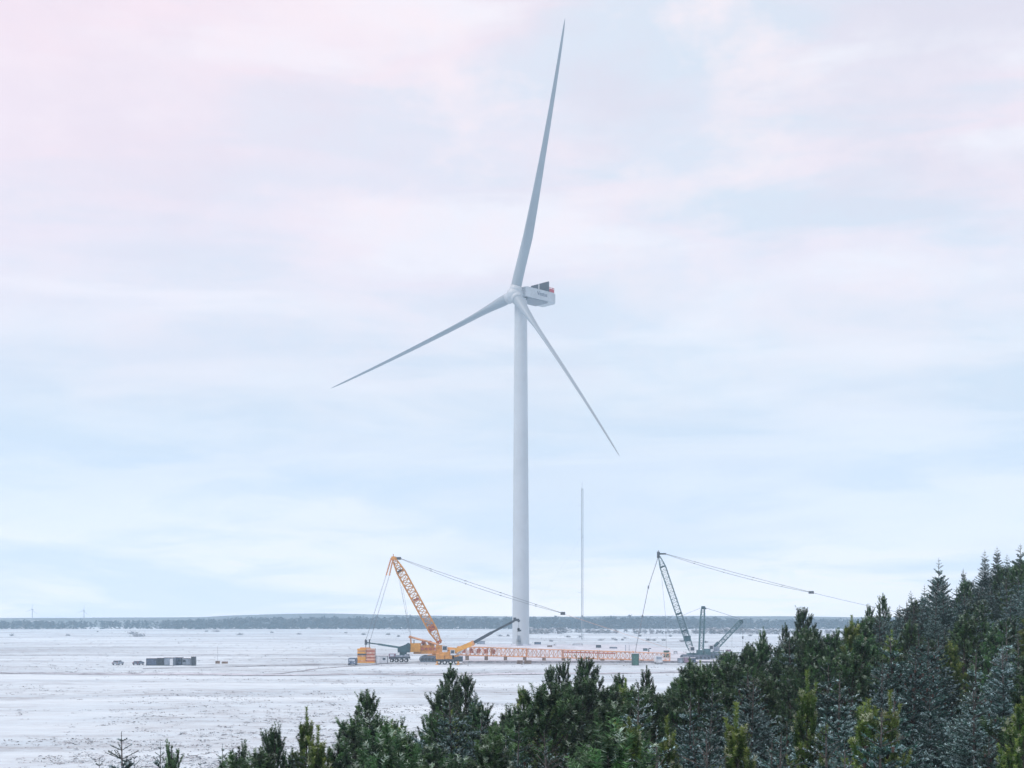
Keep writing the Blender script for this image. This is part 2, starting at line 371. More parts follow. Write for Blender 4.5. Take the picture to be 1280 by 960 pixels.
# ---------------------------------------------------------------- wind turbine
DT = 580.0; TX = X(651, DT); base = V((TX, DT, .45))
phi, th0, tilt = R(46.3), R(15.4), R(6.7)
root = thing('wind_turbine', base, 'giant pale three-bladed wind turbine towering over the cranes', 'wind turbine')
m = MB(); nseg = 48
prof = [(0, 3.95), (1.2, 3.95), (30, 3.9), (60, 3.75), (90, 3.4), (115, 3.05), (141.5, 2.75)]
zs = [z for z, r in prof]; rs = [r for z, r in prof]
def ring(z, r): return [(TX + r * math.cos(2 * math.pi * i / nseg), DT + r * math.sin(2 * math.pi * i / nseg), .45 + z) for i in range(nseg)]
lv = list(np.linspace(0, 157.0, 60))
vs = []
for z in lv: vs += ring(z, 3.85 - 1.05 * (z / 157) ** 1.25)
m.add(vs, [(j * nseg + i, j * nseg + (i + 1) % nseg, (j + 1) * nseg + (i + 1) % nseg, (j + 1) * nseg + i) for j in range(len(lv) - 1) for i in range(nseg)])
tower = m.build('tower', M['white'], root, True)
for zf in (39, 78, 117):
    m = MB(); r_ = 3.85 - 1.05 * (zf / 157) ** 1.25 + .05; m.tube((TX, DT, .45 + zf - .12), (TX, DT, .45 + zf + .12), r_, n=48); m.build('flange', M['white'], tower)
m = MB(); m.box((TX - 1.0, DT - 4.0, .45 + 3.4), (1.1, .3, 2.3)); m.build('door', M['under'], tower)
m = MB(); m.box((TX - 1.0, DT - 5.0, .45 + 2.05), (2.0, 2.0, .12))
for i in range(7): m.box((TX - 1.0, DT - 6.1 - .3 * i, .45 + 1.9 - .29 * i), (1.1, .3, .08))
for sx in (-1.9, -.1): m.tube((TX + sx, DT - 4.2, .45), (TX + sx, DT - 4.2, 3.6), .05); m.tube((TX + sx, DT - 6, 3.5), (TX + sx, DT - 4.2, 3.5), .04); m.tube((TX + sx, DT - 6, .45), (TX + sx, DT - 6, 3.5), .05)
m.build('stairs', M['steel'], tower)
m = MB(); m.tube((TX, DT, .2), (TX, DT, 1.1), 4.6, n=48); m.build('foundation', M['pad'], tower)

ah = V((-math.sin(phi), -math.cos(phi), 0)); rh = V((math.cos(phi), -math.sin(phi), 0)); UP = V((0, 0, 1))
ax = ah * math.cos(tilt) + UP * math.sin(tilt); ru = rh.cross(ax); ru = ru if ru.z > 0 else -ru
HZ = CH + (YH - 368.5) / F * (DT - 4)
hub = V((X(642.5, DT - 4), DT - 4, HZ))
yaw = V((TX, DT, HZ))
def NL(x, y, z): return yaw - ah * x + rh * y + UP * (z + 1.9)        # nacelle frame: x downwind, y towards the seen flank
def hexa(m, xa, xb, ya, yb, za, zb, za2=None, zb2=None, mi=0, in_=0):
    za2 = za if za2 is None else za2; zb2 = zb if zb2 is None else zb2
    q = [NL(xa, ya, za), NL(xb, ya, za2), NL(xb, yb, za2), NL(xa, yb, za), NL(xa, ya + in_, zb), NL(xb, ya + in_, zb2), NL(xb, yb - in_, zb2), NL(xa, yb - in_, zb)]
    m.add(q, [(3, 2, 1, 0), (4, 5, 6, 7), (0, 1, 5, 4), (1, 2, 6, 5), (2, 3, 7, 6), (3, 0, 4, 7)], mi)
m = MB(); hexa(m, -1.0, 18.2, -4.1, 4.1, -2.3, 2.0, -2.3, 1.8)
hexa(m, .4, 17.8, -3.8, 3.8, 1.9, 2.35)
nac = m.build('nacelle', M['nacelle'], root)
m = MB(); hexa(m, 1.0, 13.0, -3.6, 3.7, -3.3, -2.303); m.build('keel', M['under'], nac)  # darker than the nacelle: shade below it painted in
m = MB(); hexa(m, 13.6, 18.0, -3.9, 3.9, -2.85, -2.303); m.build('rear_fairing', M['white'], nac)
m = MB()
c0, c1 = NL(-1.0, 0, -.1), hub - ax * 2.0; m.tube(c0, c1, 2.7, 2.75, n=32); m.build('shaft_housing', M['white'], nac, True)
for ya, yb in ((-5.7, -.7), (-.1, 5.6)):
    m = MB(); hexa(m, 12.0, 12.6, ya, yb, 2.9, 6.3)
    for k in range(8): hexa(m, 11.9, 12.0, ya + .2 + k * (yb - ya - .4) / 8, ya + .35 + k * (yb - ya - .4) / 8, 3.0, 6.2)
    m.build('cooler_panel', M['cooler'], nac)
m = MB(); hexa(m, 11.95, 12.65, -.697, -.103, 2.353, 6.4); hexa(m, 12.65, 13.1, -3.0, 3.0, 2.353, 5.0); m.build('cooler_frame', M['white'], nac)
m = MB(); hexa(m, 11.0, 15.0, -3.3, 3.5, 2.353, 2.88); hexa(m, 13.2, 15.0, 1.0, 3.4, 2.9, 3.9); m.build('roof_housing', M['cooler'], nac)
m = MB(); hexa(m, 15.2, 18.4, -1.8, 3.2, 2.36, 2.6)
for a in (15.2, 16.2, 17.3, 18.3):
    for b in (-1.8, 3.1): m.tube(NL(a, b, 2.6), NL(a, b, 4.6), .11)
for z in (3.2, 3.9, 4.6):
    m.poly([NL(15.2, -1.8, z), NL(18.3, -1.8, z), NL(18.3, 3.1, z), NL(15.2, 3.1, z), NL(15.2, -1.8, z)], .12)
hexa(m, 15.3, 18.2, 3.13, 3.18, 2.6, 4.0); hexa(m, 18.3, 18.36, -1.8, 3.1, 2.6, 4.0)
m.build('helicopter_hoist_platform', M['red'], nac)
# lettering on the seen flank, same word as on the real one
fc = bpy.data.curves.new('word', 'FONT'); fc.body = 'Vestas'; fc.size = 2.5; fc.extrude = .03; fc.align_x = 'CENTER'; fc.align_y = 'CENTER'
fo = bpy.data.objects.new('word', fc); COL.objects.link(fo); dg = bpy.context.evaluated_depsgraph_get()
wm = bpy.data.meshes.new_from_object(fo.evaluated_get(dg)); bpy.data.objects.remove(fo)
Mx = Matrix((( -ah.x, 0, rh.x, 0), (-ah.y, 0, rh.y, 0), (0, 1, 0, 0), (0, 0, 0, 1)))
pc = NL(9.6, 4.14, .3) - V(root['_org'])
wm.transform(Matrix.Translation(pc) @ Mx); wm.materials.clear(); wm.materials.append(M['ink'])
wo = bpy.data.objects.new('lettering', wm); COL.objects.link(wo); wo.parent = nac

# hub
m = MB(); vs = []; nu, nv = 32, 14
sx_ = ax.orthogonal().normalized(); sy_ = ax.cross(sx_)
pr = [(-2.2, 2.5), (-1.8, 3.1), (-.6, 3.35), (.8, 3.3), (1.8, 2.95), (2.7, 2.2), (3.3, 1.2), (3.5, .05)]
for a, r in pr:
    for i in range(nu): t = 2 * math.pi * i / nu; vs.append(hub + ax * a + (sx_ * math.cos(t) + sy_ * math.sin(t)) * r)
m.add(vs, [(j * nu + i, j * nu + (i + 1) % nu, (j + 1) * nu + (i + 1) % nu, (j + 1) * nu + i) for j in range(len(pr) - 1) for i in range(nu)])
for k in range(3):
    t = th0 + k * 2 * math.pi / 3; e = rh * math.sin(t) + ru * math.cos(t)
    m.tube(hub + e * 1.0, hub + e * 4.0, 2.75, 2.62, n=32)
hubo = m.build('hub', M['white'], root, True)
RL = 117.3
def blade(t, pitch, RL):
    e = rh * math.sin(t) + ru * math.cos(t); et = rh * math.cos(t) - ru * math.sin(t)
    m = MB(); ns = 40; na = 28; vs = []
    for j in range(ns + 1):
        q = j / ns; s_ = 3.2 + (RL - 3.2) * q
        chord = float(np.interp(q, [0, .04, .1, .2, .3, .5, .7, .9, .97, 1], [4.7, 4.7, 4.8, 5.0, 4.5, 3.3, 2.4, 1.5, .95, .15]))
        tk = float(np.interp(q, [0, .04, .1, .2, .3, .5, .8, 1], [1, 1, .78, .46, .34, .26, .2, .18]))
        blend = float(np.interp(q, [0, .04, .2], [0, 0, 1]))
        pa = pitch + R(float(np.interp(q, [0, .15, .5, 1], [14, 12, 4, 0])))
        cd = et * math.cos(pa) + ax * math.sin(pa); td = cd.cross(e)
        off = 8.2 * q + 4.5 * q * q
        c = hub + e * s_ + ax * off - cd * (blend * chord * .16)
        for i in range(na):
            g = 2 * math.pi * i / na; cx = math.cos(g); sy = math.sin(g)
            thick = tk * (1 - blend * .55 * (.5 - .5 * cx) ** .8) if True else tk
            vs.append(c + cd * (cx * chord / 2) + td * (sy * chord / 2 * thick))
    m.add(vs, [(j * na + i, j * na + (i + 1) % na, (j + 1) * na + (i + 1) % na, (j + 1) * na + i) for j in range(ns) for i in range(na)] + [tuple(ns * na + i for i in range(na))])
    return m.build('blade', M['blade'], root, True)
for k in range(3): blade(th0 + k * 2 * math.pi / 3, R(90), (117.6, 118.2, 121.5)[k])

# ---------------------------------------------------------------- measuring mast
DM = 735.0; mx = X(727.5, DM)
root = thing('measuring_mast', (mx, DM, 0), 'very tall thin grey lattice mast behind the turbine', 'mast')
m = MB(); MH = CH + (YH - 602) / F * DM; nb = 48; w = .62
for j in range(3):
    a = 2 * math.pi * j / 3; a2 = 2 * math.pi * (j + 1) / 3
    p = lambda ang, z: V((mx + w * math.cos(ang), DM + w * math.sin(ang), z))
    m.tube(p(a, 0), p(a, MH - 4), .11)
    for i in range(nb):
        z0, z1 = i * (MH - 4) / nb, (i + 1) * (MH - 4) / nb
        m.tube(p(a, z0), p(a2, z1), .055, n=3); m.tube(p(a, z1), p(a2, z1), .05, n=3)
m.tube((mx, DM, MH - 5), (mx, DM, MH), .07)
m.build('lattice', M['mast'], root)
m = MB()
for j in range(3):
    a = 2 * math.pi * j / 3 + .5
    for h, r in ((MH * .33, 45), (MH * .66, 45), (MH * .95, 75)):
        m.tube((mx, DM, h), (mx + r * math.cos(a), DM + r * math.sin(a), 0), .012, n=3)
m.build('guy_wires', M['mast'], root)
for h in (.3, .5, .7, .85):
    m = MB(); m.tube((mx, DM, MH * h), (mx - 2.2, DM, MH * h), .05); m.build('instrument_arm', M['mast'], root)

# ---------------------------------------------------------------- machine helpers
def tracks(parent, cx, cy, z, length, gauge, w=1.0, h=1.3, rot=0.0, material=None):
    for sg in (-1, 1):
        b = MB(); ca, sa = math.cos(rot), math.sin(rot)
        def q(x, y, zz_): return V((cx + x * ca - y * sa, cy + x * sa + y * ca, z + zz_))
        out_ = []; r = h / 2; n_ = 8
        for i in range(n_ + 1): t = math.pi / 2 + math.pi * i / n_; out_.append((-length / 2 + r + r * math.cos(t), r + r * math.sin(t)))
        for i in range(n_ + 1): t = -math.pi / 2 + math.pi * i / n_; out_.append((length / 2 - r + r * math.cos(t), r + r * math.sin(t)))
        y0 = sg * gauge / 2
        b.prism([q(x, y0 - w / 2, zz_) for x, zz_ in out_], q(0, w, 0) - q(0, 0, 0))
        nsh = int(length / .45)
        for i in range(nsh):
            xx = -length / 2 + r + (length - 2 * r) * (i + .5) / nsh
            for zz_ in (h + .03, -.0): b.box(q(xx, y0, zz_), (.28, w + .1, .08), rot)
        tr = b.build('crawler_track', material or M['track'], parent)
        b = MB()
        for i in range(max(3, int(length / 1.1))):
            xx = -length / 2 + r + (length - 2 * r) * i / max(2, int(length / 1.1) - 1)
            b.cyl(q(xx, y0 - w / 2 - .05, r * .9), q(0, 1, 0) - q(0, 0, 0), r * .5, .12, 12)
        b.build('track_rollers', M['steel'], tr)
def wheels(parent, pts, r, axis_=(0, 1, 0), w=.4):
    for p in pts:
        b = MB(); b.cyl(p, axis_, r, w, 18); t = b.build('wheel', M['tyre'], parent)
        b = MB(); b.cyl(p, axis_, r * .5, w + .04, 12); b.build('rim', M['palew'], t)

# ---------------------------------------------------------------- orange crawler crane
dC = 385.0
root = thing('crawler_crane', (X(548, dC), dC, 0), 'orange lattice crawler crane with leaning derrick mast and long boom lying on the ground', 'crane')
tracks(root, X(547, dC), dC - 2, -.05, 10.2, 7.0, 1.3, 1.9)
m = MB(); m.box((X(546, dC), dC - 2, 1.7), (5.0, 6.0, .7)); m.box((X(546, dC), dC - 2, 2.15), (2.4, 2.4, .4)); m.build('car_body', M['orange'], root)
# superstructure
m = MB()
zA = 2.35
m.box((X(538, dC), dC - 2, zA + .5), (9.6, 3.4, 1.0))
m.box((X(520, dC), dC - 2, zA + 1.9), (2.9, 3.6, 2.4))           # counterweight end
for i, (xx, h_) in enumerate(((526, 1.5), (531, 2.1), (536, 1.7), (541, 2.2))): m.box((X(xx, dC), dC - 2 + (i % 2) * .4, zA + 1 + h_ / 2), (1.15, 2.8, h_))
m.box((X(551, dC), dC - 2, zA + 1.4), (2.6, 3.2, 2.3))
sup = m.build('superstructure', M['orange'], root)
for i in range(4): m = MB(); m.box((X(529 + 5 * i, dC), dC - 3.8, zA + 1.55), (.75, .08, .7)); m.build('hatch', M['rustred'], sup)
for i in range(2): m = MB(); m.cyl((X(530 + 8 * i, dC), dC - 2, zA + 3.3), (0, 1, 0), .62, 2.0, 14); m.build('winch', M['rustred'], sup)
m = MB(); m.box((X(557, dC), dC - 4.3, zA + 1.5), (1.5, 1.3, 2.0)); cabn = m.build('cab', M['palew'], sup)
m = MB(); m.box((X(557.1, dC), dC - 4.98, zA + 1.75), (1.2, .06, 1.1)); m.build('window', M['glass'], cabn)
for sy in (-3.9, -.1):
    m = MB(); m.box((X(520, dC), dC + sy, zA + 1.85), (3.2, .16, 2.6))
    m.build('counterweight_slab', M['yellow'], sup)
# deck railing
m = MB()
for i in range(10): m.tube((X(524 + i * 3, dC), dC - 3.7, zA + 1), (X(524 + i * 3, dC), dC - 3.7, zA + 2.1), .05)
m.tube((X(524, dC), dC - 3.7, zA + 2.1), (X(551, dC), dC - 3.7, zA + 2.1), .05); m.build('railing', M['yellow'], sup)
# A-frame strut
m = MB()
pa, pb = P(513.5, 796, dC), P(549, 805.5, dC)
for sy in (-3.4, -.6): m.tube(pa + V((0, sy, 0)), pb + V((0, sy, 0)), .26, n=6)
m.tube(pa + V((0, -3.6, 0)), pa + V((0, -.4, 0)), .4, n=10)
for sy in (-3.4, -.6): m.tube(pa + V((.1, sy, 0)), P(514.5, 808, dC) + V((0, sy, 0)), .12, n=6)
m.build('strut_frame', M['boomor'], root)
m = MB(); m.tube(P(517.5, 800, dC - 3), P(517.5, 806, dC - 3), .14, n=6); m.build('exhaust', M['steel'], root)
# derrick mast
foot, head = P(550, 804, dC - 2), P(492.5, 699, dC - 2)
m = MB(); m.lattice(foot, head, 2.4, 2.1, 20, .185, .115, up=(0, 1, 0), e0=.35, e1=.45, ends=3)
der = m.build('derrick_mast', M['orange'], root)
dd = (head - foot).normalized()
for t in (.02, .18, .52, .86):
    m = MB(); c = foot.lerp(head, t)
    m.tube(c - dd * (.9 if t == .18 else .35), c + dd * (.9 if t == .18 else .35), .9 if t != .18 else 1.25, n=4); m.build('joint_collar', M['rustred'] if t != .86 else M['steel'], der)
m = MB(); m.box(head + V((-.15, 0, .3)), (1.1, 1.6, 1.0)); m.tube(head + V((-.2, 0, .6)), head + V((-.2, 0, 1.6)), .12)
m.cyl(head + V((.45, 0, .2)), (0, 1, 0), .42, 1.3, 14); m.cyl(head + V((-.6, 0, .1)), (0, 1, 0), .4, 1.3, 14)
hd = m.build('mast_head', M['orange'], der)
m = MB(); m.box(P(498.5, 698, dC - 2), (1.3, 1.0, .8)); m.build('sheave', M['steel'], der)
# pull-back bars and ropes to the counterweight
m = MB()
for px0, px1 in ((489.5, 483.5), (492, 487.5)):
    for sy in (-2.9, -1.1): m.tube(P(px0, 699, dC) + V((0, sy, 0)), P(px1, 719.5, dC) + V((0, sy, 0)), .12)
m.build('tie_bars', M['boomor'], der)
m = MB()
for px0, px1 in ((483.5, 456), (487.5, 461.5)):
    for sy in (-2.9, -1.1): m.tube(P(px0, 719.5, dC) + V((0, sy, 0)), P(px1, 806, dC - 8) + V((0, sy * .5, 0)), .035, n=3)
for px0, px1, yy in ((497, 512, 795), (495, 513.5, 795), (499, 514, 796)):
    m.tube(P(px0, 707, dC - 2), P(px1, yy, dC - 2), .035, n=3)
m.build('hoist_ropes', M['rope'], root)
# pendants out to the boom tip
tipB = P(838, 815, 376)
for sy, sag in ((-1.2, 0), (1.2, 1.4)):
    m = MB()
    a = head + V((.6, sy, .7)); b = tipB + V((0, sy * .6, 1.0)); prev = a
    mm = a.lerp(b, .62)
    nodeP = P(705, 767 + (0), 379)
    for i in range(1, 25):
        t = i / 24; q = a.lerp(nodeP + V((0, sy, 0)), t) - UP * (sag + .3) * 4 * t * (1 - t) * .6; m.tube(prev, q, .055, n=4); prev = q
        if i % 5 == 0: m.box(q, (.5, .25, .25))
    m.build('pendant_rope', M['rope'], root)
m = MB(); m.box(P(703.5, 766.8, 379), (1.3, 2.2, .9)); m.build('pendant_link', M['steel'], root)
m = MB()
for sy in (-1, 1): m.tube(P(705, 767.5, 379) + V((0, sy, 0)), tipB + V((0, sy * .8, .9)), .03, n=3)
m.build('guy_ropes', M['boompk'], root)
# main boom in sections lying on the pad
bA, bB = P(572, 813.5, dC - 2), P(839, 821.3, 376)
m = MB(); m.tube(P(556, 812, dC - 2), bA, .8, .9, n=4); boom = m.build('main_boom', M['orange'], root)
ns = 6
for i in range(ns):
    a = bA.lerp(bB, i / ns); b = bA.lerp(bB, (i + 1) / ns - .006)
    m = MB(); m.lattice(a, b, 2.6, 2.45 - .06 * i, 8, .14, .085, ends=1)
    for t, d_ in ((.0, .3), (1, -.3)):
        c = a.lerp(b, t); e_ = c + (b - a).normalized() * d_
        for s1, s2 in ((-1, -1), (1, -1), (1, 1), (-1, 1)): m.tube(c + V((0, s1 * 1.3, s2 * 1.2)), e_ + V((0, s1 * 1.3, s2 * 1.2)), .2)
    m.build('boom_section', M['boomor'] if i not in (2, 5) else M['boompk'], boom)
for i in range(11): m = MB(); c = bA.lerp(bB, (i + .5) / 11); m.box((c.x, c.y, (c.z - 1.3 + .4) / 2), (1.0, 3.4, max(.3, c.z - 1.25 - .4))); m.build('boom_trestle', M['timber'], root)
for k in range(5): m = MB(); c = bA.lerp(bB, .03 + .035 * k); m.box((c.x, c.y, c.z + .1), (1.2, 1.6, 1.3)); m.build('boom_winch', M['rustred'], boom)
m = MB(); c = bA.lerp(bB, .50); e = bA.lerp(bB, .74); m.tube(c + V((0, -1.45, .6)), e + V((0, -1.45, .6)), .16); m.build('boom_walkway', M['rustred'], boom)

# suspended counterweight stack
cd_ = 372.0; cx = X(458, cd_)
root = thing('counterweight_stack', (cx, cd_, 0), 'tall orange and pink stack of counterweight slabs hanging left of the crawler crane', 'counterweight')
tag(root, 'tall orange and pink stack of counterweight slabs between parked van and white cabin')
z = .1; i = 0
m = MB(); m.box((cx, cd_, .25), (5.0, 3.4, .35)); m.build('pallet', M['yellow'], root)
while z < 3.6:
    h_ = .46; z += h_ + .02
    for sx, mt in ((-1.25, M['yellow'] if i % 3 else M['boomor']), (1.35, M['boompk'] if i % 2 else M['rustred'])):
        m = MB(); m.box((cx + sx, cd_, z), (2.35 + .1 * (i % 2), 3.0, h_)); m.build('slab', mt if not (i == 4 and sx < 0) else M['steel'], root)
    i += 1
m = MB(); m.box((cx - .3, cd_, 4.15), (3.0, 1.2, .7)); m.build('lifting_beam', M['orange'], root)
m = MB()
for xx in (-.2, .9): m.tube((cx + xx, cd_, 4.3), (cx + xx, cd_, 6.6), .10); m.box((cx + xx, cd_, 6.4), (.35, .35, .9))
m.build('guide_posts', M['steel'], root)

# ---------------------------------------------------------------- telescopic crane
dT = 360.0
root = thing('telescopic_crane', (X(562, dT), dT, 0), 'yellow telescopic truck crane with dark raised boom and hook beside the tower', 'crane')
m = MB(); m.box((X(562, dT), dT, 1.15), (7.0, 2.7, .7)); m.box((X(572, dT), dT, 1.7), (1.8, 2.6, .9)); ch = m.build('chassis', M['steel'], root)
wheels(ch, [(X(549 + 7.2 * k, dT), dT + s, .62) for k in range(4) for s in (-1.25, 1.25)], .62)
m = MB(); m.box((X(550.5, dT), dT, 2.25), (2.4, 2.6, 1.5)); m.box((X(562, dT), dT, 2.3), (2.6, 2.4, 1.5)); m.box((X(569.5, dT), dT, 2.1), (1.8, 2.4, 1.0)); m.box((X(556, dT), dT - .4, 3.0), (2.8, 1.9, .9)); m.build('body', M['orange'], root)
m = MB(); m.box((X(575, dT), dT, 1.6), (1.6, 2.5, 1.4)); c_ = m.build('cab', M['navy'], root)
m = MB(); m.box((X(575.4, dT), dT - 1.28, 1.9), (1.1, .06, .6)); m.build('window', M['glass'], c_)
m = MB(); m.box((X(566, dT), dT - 1.1, 3.4), (1.2, .9, 1.5)); c_ = m.build('operator_cab', M['palew'], root)
m = MB(); m.box((X(566, dT), dT - 1.58, 3.6), (.9, .05, .9)); m.build('window', M['glass'], c_)
for xx in (547, 573):
    for s in (-1, 1): m = MB(); m.box((X(xx, dT), dT + s * 2.2, .8), (.35, 2.2, .3)); m.tube((X(xx, dT), dT + s * 3.2, .05), (X(xx, dT), dT + s * 3.2, 1), .12); m.box((X(xx, dT), dT + s * 3.2, .08), (.9, .9, .15)); m.build('outrigger', M['yellow'], root)
a, b, c_, d_ = P(556, 819, dT), P(592, 803.5, dT), P(615, 790.5, dT), P(643, 776, dT)
def beam(name, a, b, h, w, mt, par):
    m = MB(); d = (b - a).normalized(); u = V((-d.z, 0, d.x)); u = u if u.z > 0 else -u
    q = []
    for p in (a, b):
        for s1, s2 in ((-1, -1), (1, -1), (1, 1), (-1, 1)): q.append(p + V((0, s1 * w / 2, 0)) + u * (s2 * h / 2))
    m.add(q, [(3, 2, 1, 0), (4, 5, 6, 7), (0, 1, 5, 4), (1, 2, 6, 5), (2, 3, 7, 6), (3, 0, 4, 7)])
    return m.build(name, mt, par)
bm = beam('boom', a, b, 1.25, 1.2, M['yellow'], root)
beam('boom_section', b - (b - a) * .02, c_, .85, .9, M['steel'], bm); beam('boom_section', c_ - (c_ - b) * .02, d_, .62, .7, M['steel'], bm)
beam('boom_collar', b - (b - a).normalized() * .5, b + (b - a).normalized() * .15, 1.45, 1.35, M['boomor'], bm)
m = MB(); m.tube(P(566, 823, dT), P(580, 811, dT), .26, n=10); m.build('luffing_cylinder', M['palew'], bm)
m = MB(); m.box(d_ + V((.5, 0, .25)), (1.6, .9, .7)); m.cyl(d_ + V((1.2, 0, 0)), (0, 1, 0), .4, .6, 12); m.box(d_ + V((.1, 0, .75)), (.8, .5, .35)); m.build('boom_head', M['steel'], bm)
m = MB(); m.tube(d_ + V((1.2, 0, 0)), P(648, 786, dT), .035); m.tube(P(647, 789, dT), P(647, 812, dT), .018, n=3); m.build('hoist_rope', M['steel'], root)
m = MB(); m.box(P(648.2, 787.5, dT), (.65, .5, .9)); m.cyl(P(648.2, 786.4, dT), (0, 1, 0), .38, .5, 12); m.box(P(650.5, 788.2, dT), (.5, .3, .45)); m.build('hook_block', M['steel'], root)

# ---------------------------------------------------------------- small dark green crane
dG = 378.0
root = thing('loader_crane', (X(503, dG), dG, 0), 'small dark green crane with low thin boom reaching over the counterweight stack', 'crane')
m = MB(); m.box((X(499.5, dG), dG, 1.35), (6.2, 2.5, .5)); ch = m.build('chassis', M['steel'], root)
wheels(ch, [(X(490 + 6 * k, dG), dG + s, .55) for k in range(4) for s in (-1.2, 1.2)], .55)
m = MB(); m.box((X(490.5, dG), dG, 1.75), (1.9, 2.4, 1.6)); c_ = m.build('cab', M['mauve'], root)
m = MB(); m.box((X(490.4, dG), dG - 1.23, 2.1), (1.2, .05, .6)); m.build('window', M['paleglass'], c_)
m = MB(); m.box((X(500, dG), dG, 1.85), (2.4, 2.4, .5)); m.box((X(509, dG), dG, 1.9), (1.3, 2.3, .9)); m.build('deck_boxes', M['greyblue'], root)
m = MB(); zg = 2.9
m.prism([(X(497.5, dG), dG - 1.3, zg), (X(512.5, dG), dG - 1.3, zg), (X(513, dG), dG - 1.3, 5.3), (X(510.5, dG), dG - 1.3, 5.75), (X(507, dG), dG - 1.3, 5.2), (X(497.5, dG), dG - 1.3, 4.4)], (0, 2.6, 0))
m.box((X(504, dG), dG, 2.5), (2.0, 2.0, .9)); m.build('upper_body', M['tealdk'], root)
beam('boom', P(500, 809.5, dG), P(473, 805.3, dG), .55, .5, M['teal'], root)
beam('boom', P(473, 805.3, dG), P(457.5, 803.2, dG), .36, .35, M['tealdk'], root)
m = MB(); m.box(P(457.5, 803, dG), (.7, .6, 1.4)); m.tube(P(461.5, 803, dG), P(461.5, 799, dG), .09); m.build('boom_head', M['steel'], root)

# ---------------------------------------------------------------- vehicles and cabins
def car(name, x, y, rot, mat_, label, cat, length=4.3, width=1.8, h=1.45, z=None, group=None, win=None, roofmat=None):
    d = D(y, 0); cx = X(x, d); z = gz(cx, d) if z is None else z
    root = thing(name, (cx, d, z), label, cat, group)
    ca, sa = math.cos(rot), math.sin(rot)
    def q(a, b, c): return V((cx + a * ca - b * sa, d + a * sa + b * ca, z + c))
    l, w = length / 2, width / 2
    m = MB(); prof_ = [(-l, .35), (-l, .8), (-l * .55, .92), (l * .45, .92), (l * .95, .78), (l, .35)]
    m.prism([q(a, -w, c) for a, c in prof_], q(0, 2 * w, 0) - q(0, 0, 0)); m.build('body', mat_, root)
    m = MB(); prof_ = [(-l * .8, .925), (-l * .62, h), (l * .12, h), (l * .42, .925)]
    m.prism([q(a, -w * .86, c) for a, c in prof_], q(0, 2 * w * .86, 0) - q(0, 0, 0)); cb = m.build('cabin', mat_, root)
    m = MB()
    for s in (-1, 1): m.prism([q(-l * .7, s * w * .87, .98), q(-l * .57, s * w * .87, h - .1), q(l * .08, s * w * .87, h - .1), q(l * .3, s * w * .87, .98)], q(0, s * .02, 0) - q(0, 0, 0))
    m.prism([q(-l * .81, -w * .75, .98), q(-l * .81, w * .75, .98), q(-l * .66, w * .75, h - .08), q(-l * .66, -w * .75, h - .08)], q(-.03, 0, 0) - q(0, 0, 0))
    m.build('windows', win or M['glass'], cb)
    m = MB(); m.prism([q(a, -w * .84, h + .004) for a in (0,)] + [q(-l * .6, -w * .8, h + .004), q(-l * .6, w * .8, h + .004), q(l * .1, w * .8, h + .004), q(l * .1, -w * .8, h + .004)][0:4][1:] if False else [q(-l * .6, -w * .8, h + .004), q(-l * .6, w * .8, h + .004), q(l * .1, w * .8, h + .004), q(l * .1, -w * .8, h + .004)], (0, 0, .05)); m.build('roof_snow', M['snow'], cb)
    wheels(root, [q(a, b, .32) for a in (-l * .62, l * .62) for b in (-w + .1, w - .1)], .32, q(0, 1, 0) - q(0, 0, 0), .22)
    for s in (-1, 1):
        m = MB(); m.box(q(-l - .01, s * w * .7, .68), (.08, .3, .16), rot); m.build('tail_light', M['rustred'], root)
    return root
car('parked_car', 147.5, 831, R(86), M['greyblue'], 'grey car with snow on its roof standing alone on the plain', 'car', h=1.3, win=M['glass'])
car('parked_car', 173, 831, R(85), M['navy'], 'low dark blue car beside the row of material containers', 'car', h=1.15)

# van
def van(x, y, w, h, mat_, label, wm_, dep=4.6):
    d = D(y); cx = X(x, d); z = gz(cx, d); root = thing('parked_van', (cx, d, z), label, 'van')
    m = MB()
    pr_ = [(-w / 2, .35), (-w / 2, h * .9), (-w / 2 + .12, h), (w / 2 - .12, h), (w / 2, h * .9), (w / 2, .35)]
    m.prism([(cx + a, d - dep * .35, z + c) for a, c in pr_], (0, dep * .8, 0))
    m.box((cx, d - dep * .42, z + .75), (w * .96, dep * .16, .8)); m.build('body', mat_, root)
    m = MB(); m.box((cx, d - dep * .35 - .03, z + h * .72), (w * .74, .05, h * .3)); m.build('windscreen', wm_, root)
    for s in (-1, 1): m = MB(); m.box((cx + s * w * .36, d - dep * .5 - .03, z + .8), (.3, .05, .18)); m.build('headlight', M['palew'], root)
    wheels(root, [(cx + s * (w / 2 - .1), d + yy, z + .35) for s in (-1, 1) for yy in (-dep * .3, dep * .3)], .36, (1, 0, 0), .24)
van(441, 831.5, 2.1, 2.0, M['navy'], 'dark blue van with pale windscreen parked beside the counterweight slabs', M['paleglass'])
van(823, 829, 2.0, 2.2, M['palew'], 'white van with tinted windscreen between two green ballast tanks', M['greyblue'])

